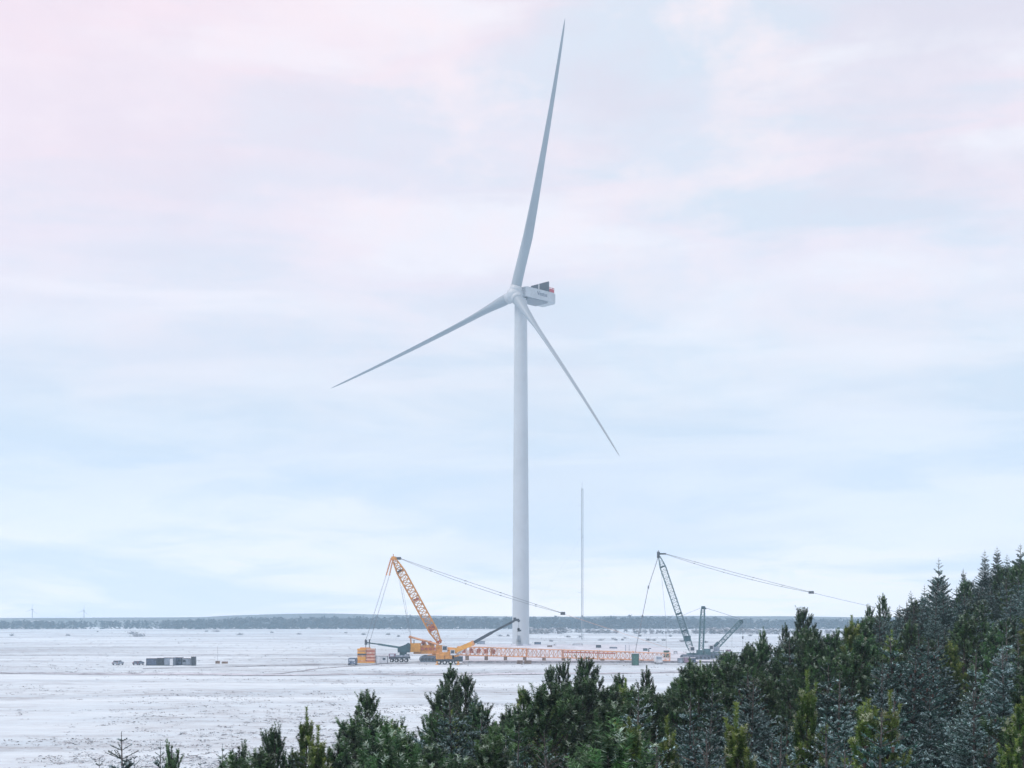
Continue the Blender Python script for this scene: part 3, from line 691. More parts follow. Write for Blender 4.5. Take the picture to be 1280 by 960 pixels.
def container(name, x0, x1, y, h, dep, mat_, label, cat, group=None, ribs=True, snow=True, door=None, d=None, win=None):
    d = d or D(y); a, b = X(x0, d), X(x1, d); cx = (a + b) / 2; z = gz(cx, d); root = thing(name, (cx, d, z), label, cat, group)
    m = MB(); m.box((cx, d, z + h / 2), (b - a, dep, h)); 
    if ribs:
        n_ = max(3, int((b - a) / .35))
        for i in range(n_): m.box((a + (b - a) * (i + .5) / n_, d - dep / 2 - .03, z + h / 2), ((b - a) / n_ * .45, .06, h * .86))
    bd = m.build('body', mat_, root)
    m = MB()
    for zz_ in (.06, h - .06): m.box((cx, d - dep / 2 - .05, z + zz_), (b - a + .06, .12, .12))
    for xx in (a, b): m.box((xx, d - dep / 2 - .05, z + h / 2), (.12, .13, h - .25))
    m.build('frame', M['steel'], root)
    if snow:
        m = MB(); m.box((cx, d, z + h + .05), (b - a - .05, dep - .05, .09), taper=.97); m.build('roof_snow', M['snow'], root)
    if win:
        m = MB(); m.box((cx + (b - a) * win, d - dep / 2 - .08, z + h * .6), (.8, .06, .6)); m.build('window', M['glass'], root)
    if door:
        m = MB(); m.box((cx + (b - a) * door, d - dep / 2 - .08, z + h * .45), (.8, .06, h * .8)); m.build('door', M['palew'], root)
    return root
yy = 832.0
spec = [(184.3, 197.5, 'navy', 'dark navy container at the cars\' end of the container row', None, None),
        (197.8, 206, 'steel', 'narrow black container second in the container row', None, -.2),
        (206.3, 219, 'greyblue', 'pale grey blue container with white door in mid row', .25, None),
        (219.3, 228.5, 'navy', 'navy container between two grey blue ones in the row', None, .2),
        (228.8, 239.5, 'greyblue', 'dusty grey blue container with two snow free sides near the row end', None, -.25)]
for a_, b_, mt, lb, dr, wn in spec: container('material_container', a_ + .3, b_ - .2, yy - random.uniform(0, .6), random.uniform(1.8, 2.3), 2.4, M[mt], lb, 'container', 'row of site containers on the plain', door=dr, win=wn)
container('tool_cabinet', 240.2, 244.5, yy, 2.5, 1.6, M['steel'], 'tall thin dark cabinet at the far end of the container row', 'cabinet')
container('site_cabin', 470.5, 485, 829.5, 2.3, 2.4, M['palew'], 'white site cabin between counterweight slabs and small green crane', 'cabin', door=-.25, win=.2)
for k, (a_, b_, yb_, lb, dd_, h_) in enumerate(((789.8, 798, 831.5, 'tall dark green ballast tank standing in front of the lying orange boom', None, 3.3), (829.8, 836, 823, 'smaller green ballast tank beside white van behind the boom', 408, 2.7))):
    r_ = container('ballast_tank', a_, b_, yb_, h_, 2.0, M['green'], lb, 'tank', ribs=False, d=dd_)

# ---------------------------------------------------------------- teal lattice crane
dL = 392.0
root = thing('lattice_crane', (X(872, dL), dL, .45), 'teal lattice crane with leaning open mast and black head above the spruces', 'crane')
tracks(root, X(868, dL), dL - 2, .42, 8.5, 5.6, 1.1, 1.4, material=M['track'])
m = MB(); m.box((X(872, dL), dL - 2, 2.1), (7.0, 3.0, .5)); m.box((X(882, dL), dL - 2, 3.0), (2.0, 3.0, 1.3)); m.box((X(873, dL), dL - 2, 2.8), (1.6, 2.4, .9)); sup = m.build('superstructure', M['teal'], root)
m = MB(); m.box((X(863, dL), dL - 3.6, 3.5), (1.5, 1.2, 1.8)); c_ = m.build('cab', M['palew'], sup)
m = MB(); m.box((X(863, dL), dL - 4.23, 3.7), (1.1, .05, 1.0)); m.build('window', M['glass'], c_)
f2, h2 = P(866, 819, dL - 2), P(824.2, 696, dL - 2)
m = MB(); m.lattice(f2, h2, 1.7, 1.65, 28, .085, .05, up=(0, 1, 0), e0=.4, e1=.35, ends=3); ms = m.build('mast', M['teal'], root)
d2 = (h2 - f2).normalized()
for t in (.25, .42, .9):
    m = MB(); c = f2.lerp(h2, t); m.tube(c - d2 * .2, c + d2 * .2, .95, n=4); m.build('joint_collar', M['tealdk'], ms)
m = MB(); m.box(f2.lerp(h2, .17), (2.0, 1.6, 1.7)); m.build('winch', M['tealdk'], ms)
m = MB(); m.box(h2 + V((-.3, 0, .6)), (.75, 1.3, 1.9)); m.box(h2 + V((.9, 0, .9)), (2.2, .8, .45), 0); m.tube(h2 + V((-.3, 0, 1)), h2 + V((-.3, 0, 2.0)), .1); m.build('mast_head', M['steel'], ms)
m = MB()
for s in (-.5, .5):
    m.poly([P(822.5, 697, dL - 2) + V((0, s, 0)), P(810.5, 734, dL - 10) + V((0, s, 0)), P(795.5, 807, dL - 30) + V((0, s, 0)), P(794, 817, 357.5) + V((0, s * .5, 0))], .045)
m.poly([P(825, 700, dL - 2), P(832, 772, dL + 6), P(833, 812, 407)], .035)
m.box(P(810.5, 734, dL - 10), (.35, 1.2, .9)); m.box(P(803, 770, dL - 20), (.3, 1.2, .6))
m.build('hoist_ropes', M['rope'], root)
nodeR = P(1014, 740.5, dL - 2)
for sy, sg_ in ((-.7, 0.2), (.7, .9)):
    m = MB()
    prev = h2 + V((1.9, sy, .9))
    a0 = prev.copy()
    for i in range(1, 21):
        t = i / 20; q = a0.lerp(nodeR + V((0, sy, 0)), t) - UP * (sg_ * 4 * t * (1 - t)); m.tube(prev, q, .055); prev = q
        if i % 4 == 0: m.box(q, (.45, .2, .2))
    m.build('pendant_rope', M['rope'], root)
m = MB(); a0 = nodeR; prev = a0
for i in range(1, 13): t = i / 12; q = a0.lerp(P(1172, 775, dL - 2), t) - UP * (1.2 * 4 * t * (1 - t) * .25); m.tube(prev, q, .045); prev = q
m.build('boom_rope', M['rope'], root)
m = MB(); m.box(nodeR, (1.3, 1.6, .8)); m.build('pendant_link', M['steel'], root)
m = MB(); m.lattice(P(890, 820, dL - 2), P(1345, 824, dL + 8), 2.2, 2.2, 50, .1, .06, ends=1)
m.tube(P(1172, 775, dL - 2), P(1172, 820, dL), .2, n=6); bmm = m.build('main_boom', M['teal'], root)

# ---------------------------------------------------------------- luffing crane with upright mast
dU = 405.0
root = thing('luffing_crane', (X(878, dU), dU, .45), 'teal crane with upright twin-leg mast and raised short boom behind the treetops', 'crane')
tracks(root, X(884, dU), dU - 2, .42, 7.0, 5.0, 1.0, 1.3, material=M['track'])
m = MB(); m.box((X(884, dU), dU - 2, 2.1), (6.4, 3.0, .5)); m.box((X(893, dU), dU - 2, 3.2), (2.2, 2.8, 1.4)); m.box((X(880, dU), dU - 2, 2.9), (1.4, 2.2, .9)); sup = m.build('superstructure', M['greyblue'], root)
m = MB(); m.box((X(886.5, dU), dU - 3.7, 3.6), (1.4, 1.2, 1.8)); c_ = m.build('cab', M['palew'], sup)
m = MB(); m.box((X(886.5, dU), dU - 4.33, 3.8), (1.0, .05, 1.0)); m.build('window', M['glass'], c_)
m = MB(); f3, h3 = P(876, 820, dU - 2), P(878.7, 761, dU - 2)
m.lattice(f3, h3, 1.3, 1.2, 9, .17, .07, up=(0, 1, 0), e1=.7, ends=2); ms = m.build('mast', M['teal'], root)
m = MB(); m.box(h3 + V((.1, 0, .4)), (1.1, 1.2, .9)); m.box(h3 + V((.7, 0, .1)), (.7, .8, .5)); m.build('mast_head', M['tealdk'], ms)
m = MB(); m.lattice(P(891, 814, dU - 2), P(925.5, 777.5, dU - 2), 1.2, 1.15, 12, .12, .06, up=(0, 1, 0), e0=.5, ends=2); bmm = m.build('boom', M['teal'], root)
m = MB(); m.box(P(926, 776.5, dU - 2), (1.2, 1.0, 1.0)); m.cyl(P(927.5, 777.5, dU - 2), (0, 1, 0), .4, .5, 12); m.build('boom_head', M['tealdk'], bmm)
m = MB(); m.tube(P(890, 811, dU - 2), P(898, 803, dU - 2), .5, n=6); m.build('boom_foot', M['tealdk'], bmm)
m = MB()
for s in (-.4, .4):
    m.tube(P(881, 759.5, dU - 2) + V((0, s, 0)), P(925, 775, dU - 2) + V((0, s, .4)), .04)
m.tube(P(877, 759.5, dU - 2), P(850, 770.5, dL - 2), .045)
m.tube(P(928.5, 778, dU - 2), P(928.5, 813, dU - 2), .04); m.tube(P(915, 790, dU - 2), P(915, 813, dU - 2), .03)
m.build('hoist_ropes', M['rope'], root)
m = MB(); m.box(P(928.5, 797, dU - 2), (.35, .35, .8)); m.box(P(928.5, 813, dU - 2), (.6, .5, .8)); m.build('hook_block', M['steel'], root)

# small poles, machines and stacks on the site
def post(x, ytop, ybot, r, mt, label, name='marker_post', arm=False, cat='post', d=None, foot=None):
    d = d or D(ybot); cx = X(x, d); z = gz(cx, d); r0 = thing(name, (cx, d, z), label, cat)
    m = MB(); m.tube((cx, d, z), (cx, d, P(x, ytop, d).z), r, n=6)
    if arm: m.box((cx + .4, d, P(x, ytop, d).z), (.9, .25, .3))
    m.build('pole', mt, r0)
    m = MB(); m.box((cx, d, z + .12), (.9, .7, .3), .2) if not foot else m.box((cx, d, z + .35), foot, .3)
    m.build('footing', M['timber'] if foot else M['steel'], r0)
post(272, 808, 829.5, .03, M['rope'], 'thin tall pole rising from a brown box east of the containers', foot=(1.2, 1.0, .8))
post(782, 806, 816.5, .13, M['greyblue'], 'thicker grey post behind the lying boom next to green tank')
post(786.5, 806, 816.5, .09, M['greyblue'], 'slim grey post closest to the tall green tank')
post(811, 810.5, 817.5, .2, M['steel'], 'stubby dark post with crosspiece behind the salmon boom end', arm=True)
d = D(829.5); cx = X(281, d); r0 = thing('equipment_box', (cx, d, 0), 'small low brown box on the snow beside the thin pole', 'box')
m = MB(); m.box((cx, d, .32), (1.7, 1.1, .6), .2); m.build('body', M['timber'], r0)
m = MB(); m.box((cx, d, .66), (1.75, 1.15, .07), .2); m.build('lid', M['snow'], r0)
d = 352.0
for k, (px0, px1) in enumerate(((847, 853), (854.5, 861), (863, 869))):
    container('supply_crate', px0, px1, 0, 1.5 + .2 * (k == 1), 1.6, M[('greyblue', 'mauve', 'navy')[k]], ('grey blue crate first from the salmon boom end', 'mauve crate, the tallest of three by the teal crane', 'navy crate closest to the teal crane tracks')[k], 'crate', 'crates by the teal crane', d=372)
for k, (px0, px1) in enumerate(((646, 653), (655, 664))):
    d = 366.0; a_, b_ = X(px0, d), X(px1, d); r0 = thing('timber_mats', ((a_ + b_) / 2, d, 0), ('shorter', 'longer')[k] + ' low stack of dark timber mats before the lying boom below the tower', 'timber stack', 'timber mats by the boom')
    for j in range(3): m = MB(); m.box(((a_ + b_) / 2 + .05 * j, d, .16 + .3 * j), (b_ - a_, 1.4, .26)); m.build('mat', M['timber'], r0)

for k, (px0, px1, yb_, hh_, mt, lb) in enumerate(((596, 606, 805, 1.6, 'greyblue', 'low blue grey crate pair behind the boom, west of the tower'), (668, 676, 806, 1.4, 'navy', 'navy crate just east of the tower foot'),
        (684, 690, 810, 1.2, 'timber', 'brown crate behind the middle of the lying boom'), (716, 728, 808, 1.3, 'palew', 'long white crate near the mast line behind the boom'), (745, 751, 811, 1.7, 'steel', 'black crate behind the boom east of the mast line'),
        (762, 771, 812, 1.2, 'greyblue', 'flat grey crate nearest the two grey posts'), (804, 809, 815, 1.5, 'teal', 'teal crate by the stubby crosspiece post'), (842, 846, 819, 1.4, 'palew', 'small white crate at the salmon boom end'),
        (898, 904, 819, 1.8, 'palew', 'white crate under the raised teal boom'), (908, 913, 817, 1.5, 'mauve', 'mauve crate under the teal boom head'))):
    container('supply_crate', px0, px1, yb_, hh_, 1.8, M[mt], lb, 'crate', 'crates scattered on the gravel pad', ribs=False)

# ---------------------------------------------------------------- two small far turbines
for px, hy, lb in ((40.5, 762, 'tiny far turbine nearest the plain\'s western end, above the wood'), (105, 763.5, 'tiny faint turbine on the horizon, second from the west')):
    d = 1950.0; cx = X(px, d); hz_ = CH + (YH - hy) / F * d
    root = thing('farm_turbine', (cx, d, 0), lb, 'wind turbine', 'small turbines on the horizon')
    m = MB(); m.tube((cx, d, -1), (cx, d, hz_), .75, .45, n=12); m.build('tower', M['white'], root)
    m = MB(); m.box((cx, d, hz_ + .2), (1.8, 4, 1.6)); m.build('nacelle', M['white'], root)
    for k in range(3):
        t = .2 + k * 2.094; m = MB(); m.tube((cx, d - 2.4, hz_), (cx + 11 * math.sin(t), d - 2.4, hz_ + 11 * math.cos(t)), .3, .08, n=6); m.build('blade', M['white'], root)

# ---------------------------------------------------------------- foliage builders
def tri_mesh(name, V3, tone, mats, wood=None, cones=None):
    """V3: (n,3,3) needle triangles with tone (n,3); wood/cones: MB of extra faces."""
    n_ = len(V3); verts = V3.reshape(-1, 3); nf = n_
    faces = np.arange(n_ * 3).reshape(-1, 3).tolist(); vl = verts.tolist(); mi = [0] * n_
    for k, w_ in enumerate((wood, cones)):
        if w_ is None or not w_.v: continue
        b = len(vl); vl += [list(v) for v in w_.v]; faces += [[b + i for i in f] for f in w_.f]; mi += [k + 1] * len(w_.f)
    me = bpy.data.meshes.new(name); me.from_pydata(vl, [], faces)
    for m_ in mats: me.materials.append(m_)
    me.polygons.foreach_set('material_index', mi)
    ca = me.attributes.new('tone', 'FLOAT_COLOR', 'POINT'); col = np.zeros((len(vl), 4), np.float32); col[:, 3] = 1
    col[:n_ * 3, :3] = np.repeat(tone, 3, axis=0); ca.data.foreach_set('color', col.ravel()); me.update()
    return me
def brush(a, b, n, ln, wd, fwd, r):
    """needles round the twig a->b; returns triangles and position along the twig"""
    a = np.array(a); b = np.array(b); d = b - a; L_ = np.linalg.norm(d); d = d / max(L_, 1e-6)
    u = np.cross(d, [0.31, .17, .93]); u /= np.linalg.norm(u); w = np.cross(d, u)
    t = r.random(n); ang = r.random(n) * 2 * np.pi
    rad = np.cos(ang)[:, None] * u + np.sin(ang)[:, None] * w
    p = a + d * (t * L_)[:, None]
    dirn = rad * (1 - fwd) + d * fwd + r.normal(0, .12, (n, 3)); dirn /= np.linalg.norm(dirn, axis=1)[:, None]
    l = ln * (.8 + .4 * r.random(n))
    tan = np.cross(dirn, r.normal(0, 1, (n, 3))); tan /= np.linalg.norm(tan, axis=1)[:, None] + 1e-9
    tip = p + dirn * l[:, None]
    return np.stack([p - tan * wd / 2, p + tan * wd / 2, tip], 1), t, dirn[:, 2]

def make_pine(seed, H=5.2, light=False, spread=1.0, candles=1.0, fine=1.0):
    r = np.random.default_rng(seed); rr = random.Random(seed)
    tris = []; tones = []; wood = MB()
    def shoot(a, b, frost, tipl, ln=.075, n=88, w=.018):
        n = int(n * fine); fz = rr.random() < frost * 2.0; T, t, up = brush(a, b, n, ln, w / math.sqrt(fine), .38, r)
        tris.append(T); to = np.zeros((n, 3)); to[:, 0] = np.clip(rr.uniform(-.3, .75) + .3 * r.random(n) + .1 * up, 0, 1)
        to[:, 1] = np.clip((t - .45) * 1.6, 0, 1) * tipl; to[:, 2] = (r.random(n) < .75) * (t > (.72 if fz else 2)) * (.5 + .4 * r.random(n)) + (r.random(n) < .04) * .4; tones.append(to)
    z = .35; k = 0
    while z < H - .35:
        q = z / H; Lw = spread * (.14 + 1.5 * (1 - q) ** .85 * min(1, .5 + q * 2.2)); nb_ = rr.choice((4, 5, 5, 6))
        a0 = rr.random() * 6.28
        for j in range(nb_):
            az = a0 + j * 6.283 / nb_ + rr.uniform(-.25, .25); L_ = Lw * rr.uniform(.7, 1.15); el = R(22 + 30 * q + rr.uniform(-8, 8))
            pts = []; p = V((0, 0, z + rr.uniform(-.08, .08))); d = V((math.cos(az) * math.cos(el), math.sin(az) * math.cos(el), math.sin(el)))
            seg = max(3, int(L_ / .22)); pts.append(p.copy())
            for s_ in range(seg):
                d = (d + V((rr.uniform(-.1, .1), rr.uniform(-.1, .1), .05 + .10 * s_ / seg))).normalized(); p = p + d * (L_ / seg); pts.append(p.copy())
            for a, b in zip(pts, pts[1:]): wood.tube(a, b, .012 + .012 * (1 - q), n=3, cap=False)
            for s_, pp in enumerate(pts[1:]):
                f = (s_ + 1) / seg
                if f < .35: continue
                ns_ = rr.choice((1, 1, 2)) if f < .99 else 4
                for q_ in range(ns_):
                    sa_ = rr.uniform(0, 6.28); e2 = R(rr.uniform(50, 86)); o = V((math.cos(sa_) * math.cos(e2), math.sin(sa_) * math.cos(e2), math.sin(e2)))
                    o = (o * .9 + d * .3).normalized(); l_ = rr.uniform(.20, .42) * (1.25 if f > .99 else 1)
                    shoot(pp, pp + o * l_, .10 if light else .07, (.75 if light else .25) * rr.random())
                shoot(pts[s_], pp, .04, .05, n=34)
        z += rr.uniform(.28, .42); k += 1
    top = V((0, 0, H - .35))
    shoot((0, 0, H - 1.1), (0, 0, H - .35), .1, .2, .095, 160)
    lead = rr.uniform(.5, .75) * candles
    shoot(top, top + V((rr.uniform(-.03, .03), 0, lead)), .12, .5 if light else .15, .085, 190, .022)
    for j in range(rr.choice((3, 4, 5))):
        az = rr.random() * 6.28; o = V((math.cos(az) * .30, math.sin(az) * .30, 1)).normalized(); st = top + V((math.cos(az), math.sin(az), 0)) * rr.uniform(.02, .07) + V((0, 0, rr.uniform(-.35, 0)))
        shoot(st, st + o * lead * rr.uniform(.5, .85), .12, .5 if light else .15, .08, 130, .022)
    T = np.concatenate(tris); to = np.concatenate(tones)
    trunk = MB(); prev = V((0, 0, -.6)); 
    for i in range(1, 9):
        z2 = H * i / 8; q_ = V((rr.uniform(-.03, .03) if i < 8 else 0, rr.uniform(-.03, .03) if i < 8 else 0, z2 - (.1 if i == 8 else 0))); trunk.tube(prev, q_, .075 * (1 - (i - 1) / 8) + .012, .075 * (1 - i / 8) + .012, n=7); prev = q_
    return tri_mesh('pine_crown', T, to, [M['pine_light' if light else 'pine'], M['twig']], wood), trunk, H

def make_spruce(seed, H=5.6, spread=1.0, cones=False, frost=.35, sparse=False, fine=1.0):
    r = np.random.default_rng(seed); rr = random.Random(seed)
    tris = []; tones = []; wood = MB(); cn = MB()
    def twig(a, b, fr, n, ln=.042, w=.019):
        n = max(6, int(n * fine)); T, t, up = brush(a, b, n, ln, w / math.sqrt(fine), .5, r); tris.append(T)
        fz = rr.random() < fr * 1.15; to = np.zeros((n, 3)); to[:, 0] = np.clip(rr.uniform(-.3, .8) + .3 * r.random(n), 0, 1); to[:, 1] = t * rr.uniform(0, .6)
        to[:, 2] = (r.random(n) < (.8 if fz else .05)) * (.35 + .6 * t) * (.7 + .3 * up); tones.append(to)
    z = .3
    while z < H - .7:
        q = z / H; Lw = spread * (.13 + 1.65 * (1 - q) ** .9 * min(1, .5 + q * 2.5)); nb_ = rr.choice((5, 6, 7)) if not sparse else 4; a0 = rr.random() * 6.28
        for j in range(nb_):
            az = a0 + j * 6.283 / nb_ + rr.uniform(-.2, .2); L_ = (Lw if q < .74 else min(Lw, .10 + .42 * (1 - q) / .26)) * rr.uniform(.75, 1.15); el = R(8 + 32 * q ** 2 + rr.uniform(-7, 7))
            d = V((math.cos(az) * math.cos(el), math.sin(az) * math.cos(el), math.sin(el))); p = V((0, 0, z + rr.uniform(-.1, .1))); pts = [p.copy()]
            seg = max(3, int(L_ / .13))
            for s_ in range(seg): d = (d + V((rr.uniform(-.06, .06), rr.uniform(-.06, .06), .035))).normalized(); p = p + d * (L_ / seg); pts.append(p.copy())
            for a, b in zip(pts, pts[1:]): wood.tube(a, b, .011, n=3, cap=False); twig(a, b, frost, 30)
            side = d.cross(V((0, 0, 1))).normalized()
            for s_ in range(1, seg):
                f = s_ / seg; l2 = (.10 + .38 * L_ * (1 - f) * .9) * rr.uniform(.7, 1.2)
                for sg_ in (-1, 1):
                    o = (side * sg_ * .8 + d * .75 + V((0, 0, rr.uniform(-.12, .16)))).normalized(); e = pts[s_] + o * l2; n_ = int(22 + l2 * 130); twig(pts[s_], e, frost, n_)
                    if l2 > .25:
                        for g in (.4, .7):
                            st = pts[s_].lerp(e, g); o2 = (o + side * sg_ * rr.uniform(-.8, .8) + V((0, 0, rr.uniform(-.25, .3)))).normalized(); twig(st, st + o2 * l2 * .4, frost, 22)
                    if rr.random() < .25: twig(pts[s_], pts[s_] + (o + V((0, 0, 1.2))).normalized() * .12, frost, 14)
            if cones and q > .45 and rr.random() < .4:
                for c_i in range(rr.choice((1, 2))):
                    c = pts[min(len(pts) - 1, rr.randrange(1, len(pts)))]; cn.tube(c, c - V((0, 0, .09)), .03, .018, n=6)
        z += rr.uniform(.16, .24) * (1.7 if sparse else 1) * (1.45 if q > .74 else 1)
    lead = rr.uniform(.5, .75); twig((0, 0, H - .6), (0, 0, H), frost, 46, .030, .012); wood.tube((0, 0, H - .7), (0, 0, H), .012, .005, n=4)
    for zz_, n_, l_ in ((H - .42, 4, .22), (H - .62, 6, .32), (H - .22, 3, .10)):
        for j in range(n_):
            az = rr.random() * 6.28; e = V((math.cos(az) * l_, math.sin(az) * l_, zz_ + l_ * .55)); twig((0, 0, zz_), e, frost, 22); wood.tube((0, 0, zz_), e, .008, n=3)
    trunk = MB(); prev = V((0, 0, -.6))
    for i in range(1, 9):
        q_ = V((0, 0, (H - .15) * i / 8)); trunk.tube(prev, q_, .07 * (1 - (i - 1) / 8) + .008, .07 * (1 - i / 8) + .008, n=7); prev = q_
    return tri_mesh('spruce_crown', np.concatenate(tris), np.concatenate(tones), [M['spruce'], M['twig'], M['cone']], wood, cn), trunk, H

def trunk_mesh(b):
    me = bpy.data.meshes.new('trunk'); me.from_pydata([tuple(v) for v in b.v], [], b.f); me.materials.append(M['bark']); me.update(); return me
PINES = [(a, trunk_mesh(b), h) for a, b, h in (make_pine(1), make_pine(2, 5.0, spread=1.15), make_pine(3, 5.6, spread=.85), make_pine(4, 5.2, spread=1.0, candles=.8))]
LPINES = [(a, trunk_mesh(b), h) for a, b, h in (make_pine(11, 5.0, True, .9, 1.2, 1.6), make_pine(12, 5.2, True, .75, 1.3, 1.6))]
SPRUCES = [(a, trunk_mesh(b), h) for a, b, h in (make_spruce(21, frost=.24), make_spruce(22, 5.4, 1.1, cones=True, frost=.2), make_spruce(23, 6.0, .85, cones=True, frost=.14), make_spruce(24, 5.4, 1.1, frost=.45))]
SPARSE = [(a, trunk_mesh(b), h) for a, b, h in (make_spruce(31, 5.0, .55, frost=.4, sparse=True), make_spruce(32, 5.4, .7, frost=.5, sparse=True), make_spruce(33, 4.6, .62, frost=.45))]

def plant(name, proto, x, y, ztop, label, group, cat, rot=None, lean=0.02, wscale=1.0):
    cm, tm, H = proto; g = gz(x, y); s = (ztop - g) / H
    root = thing(name, (x, y, g), label, cat, group); del root['_org']
    root.scale = (s * wscale, s * wscale, s) if s > 0 else (1, 1, 1)
    root.rotation_euler = (random.uniform(-lean, lean), random.uniform(-lean, lean), random.uniform(0, 6.28) if rot is None else rot)
    t = bpy.data.objects.new('trunk', tm); COL.objects.link(t); t.parent = root
    c = bpy.data.objects.new('crown', cm); COL.objects.link(c); c.parent = root
    return root

# named trees: photo x and y of the leader, depth, species
NAMED = [
    (559, 834, 50, 'p', 2, 'tall dark pine with highest leader on the wood\'s snowy edge', 1.0),
    (580, 846, 51, 'p', 0, 'dark pine close behind the highest edge pine, twin upright shoots', .9),
    (703, 831, 56, 'p', 3, 'pine with forked dark top under the orange boom, thinner of two', .85),
    (690, 836, 57, 'p', 0, 'dark pine leaning against the fork topped one', .8),
    (734, 829, 55, 'p', 1, 'broad dark pine with three upright shoots under the orange boom', 1.0),
    (773, 846, 56, 'p', 0, 'narrow dark pine east of the broad three-shoot pine', .9),
    (806, 836, 56, 'p', 2, 'pine with single stout leader before the tall green tank', .9),
    (655, 866, 50, 'l', 0, 'yellowish green low pine beside the thin bare spruce leader', .9),
    (597, 858, 45, 's', 0, 'thin grey spruce leader poking up between two pine groups', .8),
    (678, 846, 52, 's', 1, 'slender frosted spruce leader just in front of the fork topped pine', .8),
    (456, 868, 42, 'p', 0, 'dark bushy pine standing highest among the western pines', 1.0),
    (492, 905, 40, 'p', 3, 'low dark pine filling the dip beside the bushy western pine', 1.1),
    (381, 906, 32, 'l', 1, 'light green pine with pale crooked top shoots', .9),
    (347, 915, 32, 'p', 3, 'short dark pine with two blunt shoots near the snow', .8),
    (337, 918, 33, 'p', 0, 'short dark pine nearest the open snow field', .8),
    (156, 914, 30, 'q', 2, 'lone frosted young spruce with spiky open branches on the snow side', 1.1),
    (128, 946, 29, 'q', 0, 'low frosted twiggy spruce tip beside the lone spiky spruce', .8),
    (172, 938, 31, 'q', 0, 'small open spruce just behind the lone spiky spruce', .7),
    (248, 948, 30, 'q', 1, 'smallest bare spruce tip near the lower frame', .6),
    (300, 938, 31, 'p', 3, 'low dark pine at the snow side start of the wood', .9),
    (1062, 830, 60, 'q', 1, 'pale brown bare stemmed spruce standing out in the dark wood', .7),
    (1135, 806, 50, 'q', 0, 'bare brown leader rising among green pines below the rope', .7),
    (667, 862, 47, 'q', 1, 'thin bare spruce stem before the fork topped pines', .6),
    (276, 929, 30, 'q', 1, 'thin grey spruce tip just clear of the lower frame', .8),
    (206, 926, 30, 'q', 1, 'spindly spruce tip touching a small pine', .7),
    (216, 938, 29, 'p', 3, 'small dark pine beside the spindly spruce tip', .6),
    (1005, 765, 78, 'p', 1, 'dark pine with twin leaders rising over the horizon line', .9),
    (982, 781, 76, 'p', 2, 'narrow dark pine one west of the twin leader pine', .7),
    (1085, 760, 84, 'p', 3, 'pine with blunt grey leader just under the pendant rope', .8),
    (1105, 744, 84, 'p', 2, 'tall dark pine where the pendant rope meets the wood', .9),
    (1060, 776, 80, 's', 2, 'slim dark spruce top between two skyline pines', .7),
    (952, 787, 72, 'p', 2, 'skyline pine closest to the raised teal boom', .7),
    (935, 806, 70, 'p', 0, 'low dark pine below the teal boom head', .9),
    (1139, 737, 88, 's', 0, 'pale needle-thin spruce leader past the rope end', .8),
    (1156, 730, 88, 's', 3, 'pale thin spruce leader beside the cone-laden spruce', .8),
    (1174, 697, 86, 's', 1, 'cone-laden spruce with reddish brown top on the skyline', .8),
    (1204, 710, 90, 's', 2, 'dark spruce with tiered top one east of the cone-laden spruce', .8),
    (1232, 687, 88, 's', 0, 'spiky spruce with level side shoots high on the skyline', .9),
    (1246, 683, 90, 's', 2, 'dense dark topped spruce in the highest skyline row', .9),
    (1260, 692, 90, 's', 3, 'frosted spruce between the two highest skyline tips', .8),
    (1275, 679, 86, 's', 1, 'highest spruce at the wood\'s eastern limit', 1.0),
    (925, 912, 23, 'l', 1, 'close yellow-tipped pine with three tall golden candles', .9),
    (793, 918, 24, 'l', 0, 'near pine with thick pale candle tufts, the paler of two', .8),
    (838, 928, 23, 'l', 1, 'near pine with one thick frosted candle tuft', .8),
    (1013, 868, 27, 'l', 1, 'near golden green pine with tallest single candle', .8),
    (1090, 893, 26, 'l', 0, 'near light green pine with many short frosted candles', .9),
    (1275, 890, 25, 'l', 0, 'bright green near pine cut by the eastern frame edge', .9),
    (1190, 812, 45, 'l', 0, 'yellow green pine standing out among blue spruces', 1.0),
    (1105, 895, 24, 'l', 1, 'near light pine with pale upright shoots behind the golden one', .8),
]
sets = {'p': (PINES, 'pine_tree', 'pine tree'), 'l': (LPINES, 'pine_tree', 'pine tree'), 's': (SPRUCES, 'spruce_tree', 'spruce tree'), 'q': (SPARSE, 'spruce_tree', 'spruce tree')}
placed = []
for x, y, d, k, i, lb, ws in NAMED:
    pr_, nm, ct = sets[k]; xx = X(x, d); placed.append((xx, d))
    plant(nm, pr_[i], xx, d, P(x, y, d).z, lb, None, ct, wscale=ws)
SKX = [120, 200, 240, 300, 330, 360, 430, 452, 500, 535, 560, 590, 619, 655, 690, 740, 790, 830, 860, 900, 940, 1000, 1050, 1100, 1150, 1200, 1280, 1400]
SKY_ = [985, 985, 985, 962, 940, 935, 935, 893, 925, 885, 858, 878, 912, 888, 864, 854, 868, 876, 842, 824, 813, 795, 793, 768, 748, 733, 706, 680]
cands = []
gy = 17.0
while gy < 118:
    gx = -16.0
    step = 1.95 if gy < 45 else 2.3
    while gx < 62:
        cands.append((gx + random.uniform(-.9, .9), gy + random.uniform(-.9, .9))); gx += step
    gy += step
cands.sort(key=lambda c: c[1])
nfill = 0; FILL = []
